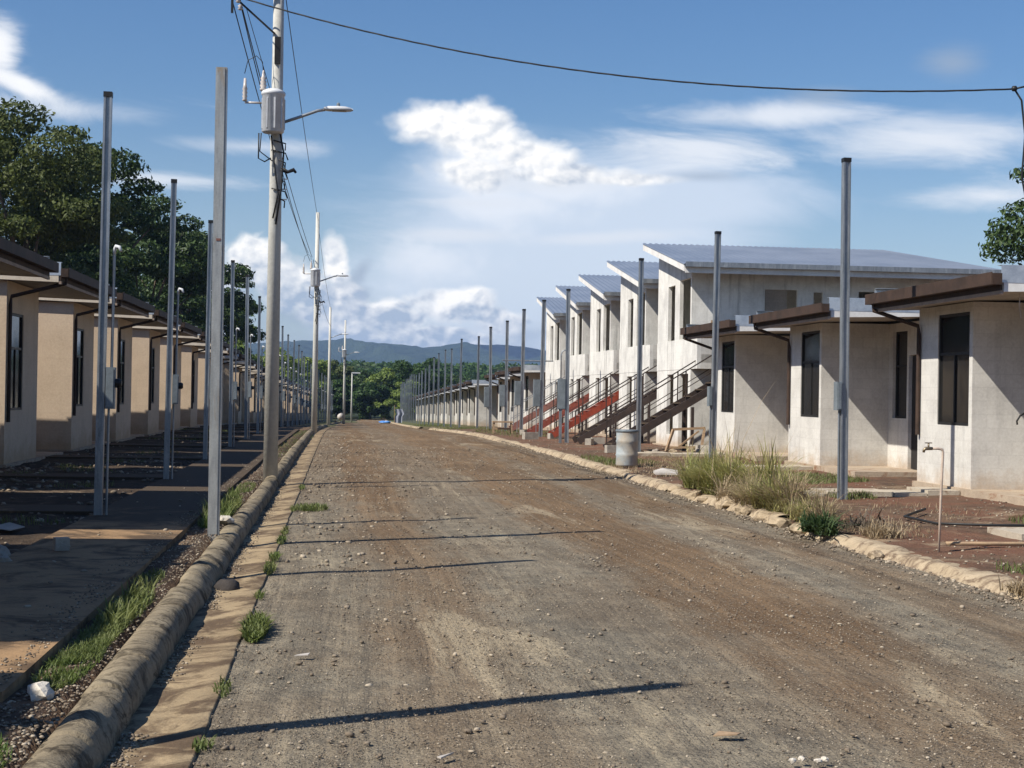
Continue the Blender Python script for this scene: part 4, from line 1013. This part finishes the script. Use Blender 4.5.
# verges and yards
P = []
for _ in range(4500):
    a, b = random.uniform(-1.52, -1.2), 5.5 + 30 * random.random() ** 1.8
    P.append((a, b, gz(a, b) + .004, random.uniform(.004, .014)))
for _ in range(2600):
    a, b = random.uniform(-.94, -.75), 6 + 24 * random.random() ** 1.5
    if mnoise.noise(Vector((a * 2, b * .9, 5))) > 0: P.append((a, b, -.03, random.uniform(.005, .018)))
for _ in range(5000):
    a, b = random.uniform(-7, -2.7), random.uniform(9, 50)
    if mnoise.noise(Vector((a * .7, b * .6, 3))) > .05: P.append((a, b, gz(a, b) + .005, random.uniform(.008, .035)))
for _ in range(4000):
    a, b = random.uniform(5.75, 9.3), 12 + 40 * random.random() ** 1.4
    if mnoise.noise(Vector((a * .8, b * .6, 8))) > -.1: P.append((a, b, gz(a, b) + .004, random.uniform(.005, .022)))
for _ in range(2500):
    a, b = random.gauss(5.4, .12), 11 + 40 * random.random() ** 1.4
    P.append((a, b, .01, random.uniform(.006, .028)))
for _ in range(1400):
    a, b = random.uniform(-6, -2.75), random.uniform(10, 34)
    if mnoise.noise(Vector((a * .5, b * 1.3, 13))) > .12: P.append((a, b, gz(a, b) + .01, random.uniform(.02, .06)))
for _ in range(2600):
    b = 6 + 26 * random.random() ** 1.5; a = -1.56 - abs(random.gauss(0, .10))
    if mnoise.noise(Vector((a * 3, b * .8, 21))) > -.05 and b > 7.4: P.append((a, b, prof(b) + .178, random.uniform(.003, .011)))
for _ in range(3000):
    b = 5.8 + 26 * random.random() ** 1.5; a = -.97 + abs(random.gauss(0, .07))
    if mnoise.noise(Vector((2, b * .7, 25))) > -.1: P.append((a, b, prof(b) - .008, random.uniform(.003, .012)))
for _ in range(60):
    a, b = random.uniform(-3.6, -1.6), random.uniform(8, 24); P.append((a, b, prof(b) + .18, random.uniform(.012, .035)))
P = np.array(P); stones('gravel', P[:, :3], P[:, 3], 'stones')

def blades(name, pts, h, mat, lean=.5, width=.006, droop=.5, parent=None):
    """curved tapering blades, three joints each"""
    pts = np.asarray(pts, float); n = len(pts); h = h * rng.uniform(.4, 1.2, n)
    if n < 5000: h = h * np.array([max(.4, 1 + .9 * mnoise.noise(Vector((p[0] * 2.2, p[1] * 1.6, 6.5)))) for p in pts])
    a = rng.uniform(0, 6.283, n); ln = lean * rng.uniform(.15, 1.1, n)
    d = np.stack([np.cos(a), np.sin(a), np.zeros(n)], 1); sd_ = np.stack([-np.sin(a), np.cos(a), np.zeros(n)], 1)
    w = width * rng.uniform(.7, 1.3, n); up = np.array([0, 0, 1.])
    L_ = []
    for t, wk in ((0, 1), (.4, .95), (.75, .65)):
        c = pts + d * (ln * h * t ** 1.7)[:, None] + up * (h * (t - droop * ln * t * t * .6))[:, None]
        L_ += [c - sd_ * (w * wk)[:, None], c + sd_ * (w * wk)[:, None]]
    L_.append(pts + d * (ln * h)[:, None] + up * (h * (1 - droop * ln * .6))[:, None])
    Vv = np.stack(L_, 1).reshape(-1, 3); b = (np.arange(n) * 7)[:, None]
    T = np.concatenate([b + np.array(t_) for t_ in ((0, 1, 3), (0, 3, 2), (2, 3, 5), (2, 5, 4), (4, 5, 6))], 0)
    return npmesh(name, Vv, T, mat, parent)
def patch(cx, cy, rx, ry, n, thr=-.2):
    o = []
    while len(o) < n:
        t = random.uniform(0, 6.283); r_ = math.sqrt(random.random()); a = cx + rx * r_ * math.cos(t); b = cy + ry * r_ * math.sin(t)
        if mnoise.noise(Vector((a * 5, b * 2.5, 1))) + .3 * random.random() > thr: o.append((a, b, gz(a, b) if (a < -1.2 or a > 5.6) else max(gz(a, b), prof(b)) + .01))
    return o
pts = patch(-1.38, 8.35, .13, .8, 1500, -.1) + patch(-1.38, 9.6, .11, 1.6, 3600, .0) + patch(-1.42, 12.0, .1, .5, 260) + patch(-1.4, 6.1, .15, .4, 600) + patch(-1.38, 18.6, .16, 2.4, 3600, -.2) + patch(-1.35, 23, .12, 1.2, 500)
pts += patch(-1.4, 40, .3, 8, 900) + patch(-1.3, 54, .4, 5, 900)
tag(blades('grass', pts, .055, 'grass', 1.2, .0032), kind='stuff')
tag(blades('grass', patch(-1.36, 10.4, .12, .9, 380) + patch(-1.36, 18.6, .16, 2.2, 1100), .16, 'grass', 1.0, .0055), kind='stuff')
pts = []
for (y_, n_, r_) in ((6.9, 60, .1), (8.2, 90, .2), (13.6, 220, .35), (14.6, 160, .3), (16.2, 220, .4), (17.3, 200, .35), (20.5, 160, .4), (25, 160, .5), (11.9, 70, .2)):
    pts += patch(-.58, y_, .045, r_, n_)
tag(blades('grass', pts, .06, 'grass', 1.0, .004), kind='stuff')
o = blades('weed', patch(-.52, 10.15, .075, .42, 900, -.6), .12, 'grass', 1.1, .0065); tag(o, 'leafy green weed growing where gutter meets the gravel road', 'plant')
o = blades('weed', patch(-.35, 20.6, .22, .4, 420, -.6), .10, 'grass', 1.1, .006); tag(o, 'low green weed on the road edge right of the kerbside post', 'plant')
# left yards sparse green
pts = []
for _ in range(20): pts += patch(random.uniform(-6, -2.9), random.uniform(14, 60), .5, .5, 120)
tag(blades('grass', pts, .08, 'grass', .9, .004), kind='stuff')
# right yards: sparse green and dry
pts = []
for (a, b, rx_, ry_, n_) in ((8.3, 26.2, .9, 1.2, 1500), (7.5, 21.9, .35, .5, 500), (8.6, 14.8, .7, .5, 1000), (6.4, 33, .5, 1.6, 500), (7.5, 27.2, 1, 1.0, 400), (5.95, 13.0, .12, .3, 60), (8.3, 17.6, .3, .4, 150), (6.3, 21.6, .4, .6, 250), (5.85, 34, .3, 2.5, 700), (7, 62, 1.4, 10, 1800), (6.5, 82, 1.5, 8, 1600), (6.5, 110, 1.5, 12, 2000)):
    pts += patch(a, b, rx_, ry_, n_)
tag(blades('grass', pts, .10, 'grass', .9, .005), kind='stuff')
pts = []
for (a, b, rx_, ry_, n_) in ((6.3, 30.5, 1.2, 3, 1800), (7.6, 33.5, 1.2, 2.5, 1100), (6.5, 24.5, .7, 2.8, 1300), (7.6, 28.5, 1.2, 1.4, 900), (6.2, 17.2, .5, 1.2, 500), (7, 19.5, 1.3, 1.5, 300)):
    pts += patch(a, b, rx_, ry_, n_)
tag(blades('dry_grass', pts, .08, 'straw', 1.1, .004), kind='stuff')
# tall clumps
def tuft(cx, cy, rx, ry, n, k):
    o = []
    cs = [(random.gauss(cx, rx * .5), random.gauss(cy, ry * .5)) for _ in range(k)]
    for _ in range(n):
        a, b = random.choice(cs); a += random.gauss(0, .05); b += random.gauss(0, .07); o.append((a, b, gz(a, b)))
    return o
r = empty('tall_grass', (5.95, 23.2, .1))
for o_, in (): pass
o = blades('blades', np.array(tuft(0, 0, .34, 1.5, 3000, 19)) * [1, 1, 0] ,.74, 'drygrass', 1.2, .0075, .75, r)
o = blades('seed_stalks', np.array(tuft(0, 0, .3, 1.3, 26, 12)) * [1, 1, 0], 1.15, 'straw', .45, .006, .5, r)
tag(r, 'tallest yellow-green grass clump behind the right kerb', 'grass clump', 'tall grass clumps by the right kerb')
r = empty('tall_grass', (5.80, 20.2, .1))
blades('blades', np.array(tuft(0, 0, .26, 1.5, 1700, 17)) * [1, 1, 0], .52, 'straw', 1.25, .0065, .8, r)
blades('green_blades', np.array(tuft(0, 0, .22, 1.2, 900, 12)) * [1, 1, 0], .55, 'drygrass', 1.2, .007, .8, r)
tag(r, 'lower straw-coloured grass clump nearer the camera than the tallest one', 'grass clump', 'tall grass clumps by the right kerb')
r = empty('grass_tuft', (5.42, 16.9, .08)); blades('blades', np.array(tuft(0, 0, .14, .22, 420, 8)) * [1, 1, 0],   .34, 'deepgrass', 1.4, .011, .9, r)
tag(r, 'dark green grass tuft hanging over the broken right kerb', 'grass tuft')
r = empty('tall_grass', (5.72, 18.3, .1))
blades('blades', np.array(tuft(0, 0, .25, .8, 900, 12)) * [1, 1, 0], .38, 'straw', 1.3, .006, .8, r)
blades('green_blades', np.array(tuft(0, 0, .2, .7, 500, 9)) * [1, 1, 0], .36, 'drygrass', 1.2, .007, .8, r)
tag(r, 'lowest mixed grass clump just behind the dark green tuft', 'grass clump', 'tall grass clumps by the right kerb')
r = empty('grass_tuft', (5.85, 16.2, .1)); blades('blades', np.array(tuft(0, 0, .2, .4, 380, 8)) * [1, 1, 0], .26, 'straw', 1.1, .006, .9, r)
tag(r, 'straw grass tuft between the dark green tuft and the standpipe', 'grass tuft')
r = empty('grass_tuft', (5.55, 11.9, .05)); blades('blades', np.array(tuft(0, 0, .12, .3, 500, 7)) * [1, 1, 0], .16, 'straw', 1.2, .006, .9, r)
tag(r, 'brown dead grass tuft at the right edge before the kerb', 'grass tuft')
r = empty('palm_debris', (5.95, 17.2, .12)); blades('blades', np.array(tuft(0, 0, .25, .3, 120, 5)) * [1, 1, 0], .35, 'bark', 1.6, .009, 1.2, r)
tag(r, 'pile of dark dry stalks behind the kerb left of the standpipe', 'plant debris')

# ---------------------------------------------------------------- trees
def leaves(name, centres, radii, n, size, mat, parent):
    C_ = np.array(centres); Rr = np.array(radii); w = (Rr.prod(1)) ** .66; w /= w.sum()
    k = rng.choice(len(C_), n, p=w); d = rng.normal(size=(n, 3)); d /= np.linalg.norm(d, axis=1)[:, None]
    rad = rng.uniform(.45, 1.0, n) ** .5
    p = C_[k] + d * rad[:, None] * Rr[k] * (1 + .12 * rng.normal(size=(n, 1)))
    nrm = d * .9 + rng.normal(size=(n, 3)) * .75 + np.array([0, 0, .35]); nrm /= np.linalg.norm(nrm, axis=1)[:, None]
    t = np.cross(nrm, rng.normal(size=(n, 3))); t /= np.linalg.norm(t, axis=1)[:, None]; b = np.cross(nrm, t)
    s = (size * rng.uniform(.5, 1.25, n))[:, None]
    bend = nrm * s * .25
    Vv = np.stack([p - t * s, p - b * s * .45 + bend, p + t * s, p + b * s * .45 + bend], 1).reshape(-1, 3)
    i0 = (np.arange(n) * 4)[:, None]
    return npmesh(name, Vv, np.concatenate([i0 + np.array([0, 1, 2]), i0 + np.array([0, 2, 3])], 0), mat, parent)
def tree(x, y, H, cr, zlow, label, mat='leaf', n=9000, leaf=.2, seed=0, nc=34, flat=.5, name='tree', group=None, cat='tree', lump=.3, limbs=7):
    rs = random.Random(seed); z0 = prof(y) + .05; r = empty(name, (x, y, z0)); Ht = H
    cz = (Ht + zlow) / 2; hz = (Ht - zlow) / 2
    cs, rr = [], []
    for i in range(nc):
        while True:
            u = Vector((rs.uniform(-1, 1), rs.uniform(-1, 1), rs.uniform(-1, 1)))
            if .25 < u.length < 1: break
        k = cr * lump * rs.uniform(.6, 1.15)
        cs.append((u.x * (cr - k * .6), u.y * (cr - k * .6), cz + u.z * (hz - k * flat))); rr.append((k, k, k * flat * rs.uniform(.8, 1.2)))
    leaves('crown', cs, rr, n, leaf, mat, r)
    tb = MB(); tw = max(.12, Ht * .022)
    top = (rs.uniform(-.4, .4), rs.uniform(-.4, .4), zlow + hz * .9)
    mid = (rs.uniform(-.25, .25), rs.uniform(-.25, .25), zlow * .8)
    tb.tube([(0, 0, -.3), (0, 0, .4), mid, top], [tw * 1.35, tw, tw * .75, tw * .35], 9)
    for i in range(limbs):
        c = cs[(i * 5) % nc]; a = Vector(mid).lerp(Vector(top), rs.uniform(0, .7)); m_ = a.lerp(Vector(c), .5) + Vector((0, 0, rs.uniform(-.3, .5)))
        tb.tube([a, m_, c], [tw * .42, tw * .25, tw * .08], 6)
    tb.obj('trunk', 'bark', r, True)
    return tag(r, label, cat, group)
G1 = 'large trees behind the left houses'
tree(-22.5, 82, 18.8, 7.6, 3.0, 'tallest dark spreading tree at the left frame edge behind the houses', 'leaf', 44000, .17, 1, 70, .5, group=G1)
tree(-15.4, 76, 16.6, 5.2, 3.2, 'olive-leaved tree with bare limbs above the nearest left roofs', 'leafolive', 30000, .15, 2, 50, .5, group=G1)
tree(-15.0, 92, 17.3, 5.2, 3, 'dark tree behind the nearest meter post, crown edge against the sky', 'leaf', 31000, .17, 3, 50, .45, group=G1)
tree(-13.6, 86, 9.6, 3.3, 2.6, 'low olive tree filling the space above the left eaves', 'leafolive', 8000, .15, 12, 26, .6, group=G1)
tree(-14.6, 112, 17.4, 6.0, 3, 'broad flat-topped tree behind the second meter post', 'leaf', 31000, .19, 4, 50, .4, group=G1)
tree(-13.6, 134, 17.6, 6.0, 3, 'broad tree directly left of the thick kerbside post', 'leaf', 22000, .21, 5, 50, .42, group=G1)
tree(-12.8, 160, 16.6, 5.0, 3, 'last tree of the left group, rightmost against white cloud', 'leaf', 13000, .22, 6, 34, .42, group=G1)
tree(-30, 105, 19, 7.5, 3, 'dark tree beyond the tallest one at the left edge', 'leafdark', 11000, .26, 7, 34, .5, group=G1)
tree(-19, 98, 12, 5.5, 1.5, 'dark lower tree filling the gap behind the first two meter posts', 'leafdark', 12000, .22, 21, 30, .6, group=G1)
tree(-17, 140, 14, 6, 1.5, 'dark lower tree behind the broad ones by the thick post', 'leafdark', 11000, .26, 22, 30, .6, group=G1)
tree(-12.2, 118, 8.0, 3.2, 1.5, 'low bushy tree under the broad crowns behind the left roofs', 'leafolive', 6500, .2, 8, 22, .6, group=G1)
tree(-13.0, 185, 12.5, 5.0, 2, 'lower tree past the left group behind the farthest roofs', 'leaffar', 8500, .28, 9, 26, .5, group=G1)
G2 = 'distant trees closing the end of the road'
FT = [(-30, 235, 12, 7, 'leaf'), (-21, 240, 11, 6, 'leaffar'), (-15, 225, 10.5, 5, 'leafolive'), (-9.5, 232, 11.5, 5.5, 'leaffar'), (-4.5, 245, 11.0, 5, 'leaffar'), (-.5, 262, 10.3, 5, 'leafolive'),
      (3.5, 258, 8.4, 4.5, 'leaf'), (7.2, 250, 8.2, 4.3, 'leaffar'), (12.2, 250, 11.0, 5.6, 'leafdark'), (16.5, 262, 8.3, 4.5, 'leaf'), (10.0, 232, 6.2, 3.2, 'leaffar'), (16.5, 240, 5.6, 3.4, 'leafolive'),
      (22, 275, 8.6, 5.5, 'leaf'), (29, 285, 9.2, 6, 'leafdark'), (36, 280, 9.4, 6, 'leaf'), (44, 290, 9, 6.5, 'leafdark'), (53, 295, 10, 7, 'leaf'), (4.8, 240, 6.4, 3.6, 'leafdark'), (0.5, 244, 6.6, 3.4, 'leafdark')]
FL = ['leftmost', 'second from left', 'third from left', 'fourth from left, behind the second utility pole', 'tall loose one left of the road end', 'olive one behind the farthest poles', 'round one above the road end',
      'pale green one left of the dark dome', 'dark dome-shaped one above the right-hand far posts', 'mid-green one right of the dark dome', 'low pale one in front of the dark dome', 'low olive one above the far right roofs',
      'first one right of the dome group', 'second one right of the dome group', 'third one right of the dome group', 'fourth one right of the dome group', 'rightmost, hidden mostly by the tall blocks', 'low dark one at the road end', 'low shaded one by the far lamp post']
for i, (x, y, H, cr, mt) in enumerate(FT):
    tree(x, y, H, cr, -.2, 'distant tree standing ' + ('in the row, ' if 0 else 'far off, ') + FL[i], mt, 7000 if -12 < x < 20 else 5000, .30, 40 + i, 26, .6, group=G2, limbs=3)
tree(30.6, 60, 13.9, 4.0, 3.2, 'green tree at the right frame edge above the nearest grey roof', 'leaf', 12000, .14, 70, 36, .5, limbs=9)
# wooded rise far behind
xs_ = np.linspace(-300, 420, 90); vv = []
for j, (yy, hh) in enumerate(((420, -4), (440, 5.5), (470, 8.5), (520, 9.5), (560, -5))):
    for x in xs_: vv.append((x, yy + 8 * mnoise.noise(Vector((x * .05, j, 0))), hh + (hh > 0) * (2.2 * mnoise.noise(Vector((x * .03, j * .4, 3))) + 1.6 * mnoise.noise(Vector((x * .15, j, 1))))))
fw = [(j * 90 + i, j * 90 + i + 1, (j + 1) * 90 + i + 1, (j + 1) * 90 + i) for j in range(4) for i in range(89)]
npmesh_o = npmesh('wooded_hill', np.array(vv), np.array(fw), 'forest', smooth=True); tag(npmesh_o, kind='structure')
n = 26000; xx = rng.uniform(-120, 160, n); yy = rng.uniform(425, 520, n)
zz = np.interp(yy, [420, 440, 470, 520], [-3, 5.5, 8.5, 9.5]) + np.array([2.6 * mnoise.noise(Vector((a * .09, b * .09, 3))) for a, b in zip(xx, yy)]) + rng.uniform(-.6, .7, n)
cc = np.stack([xx, yy, zz], 1); nr = rng.normal(size=(n, 3)) + [0, -.4, .8]; nr /= np.linalg.norm(nr, axis=1)[:, None]
tt = np.cross(nr, rng.normal(size=(n, 3))); tt /= np.linalg.norm(tt, axis=1)[:, None]; bb = np.cross(nr, tt); s_ = rng.uniform(.4, 1.1, n)[:, None]
tag(npmesh('woodland', np.stack([cc - tt * s_, cc - bb * s_ * .6, cc + tt * s_, cc + bb * s_ * .6], 1).reshape(-1, 3), np.concatenate([(np.arange(n) * 4)[:, None] + np.array([0, 1, 2]), (np.arange(n) * 4)[:, None] + np.array([0, 2, 3])], 0), 'leafdark'), kind='stuff')

# ---------------------------------------------------------------- haze
hz_ = MB().box(-6200, 6200, -420, 5200, -6, 150).obj('haze', None)
hm = bpy.data.materials.new('haze'); hm.use_nodes = True; t_ = hm.node_tree; t_.nodes.clear()
pv = t_.nodes.new('ShaderNodeVolumePrincipled'); oo = t_.nodes.new('ShaderNodeOutputMaterial'); t_.links.new(pv.outputs[0], oo.inputs['Volume'])
pv.inputs['Density'].default_value =   .00012; pv.inputs['Color'].default_value = (.42, .62, 1.0, 1); pv.inputs['Anisotropy'].default_value = 0.0
hz_.data.materials.append(hm); hz_['kind'] = 'stuff'
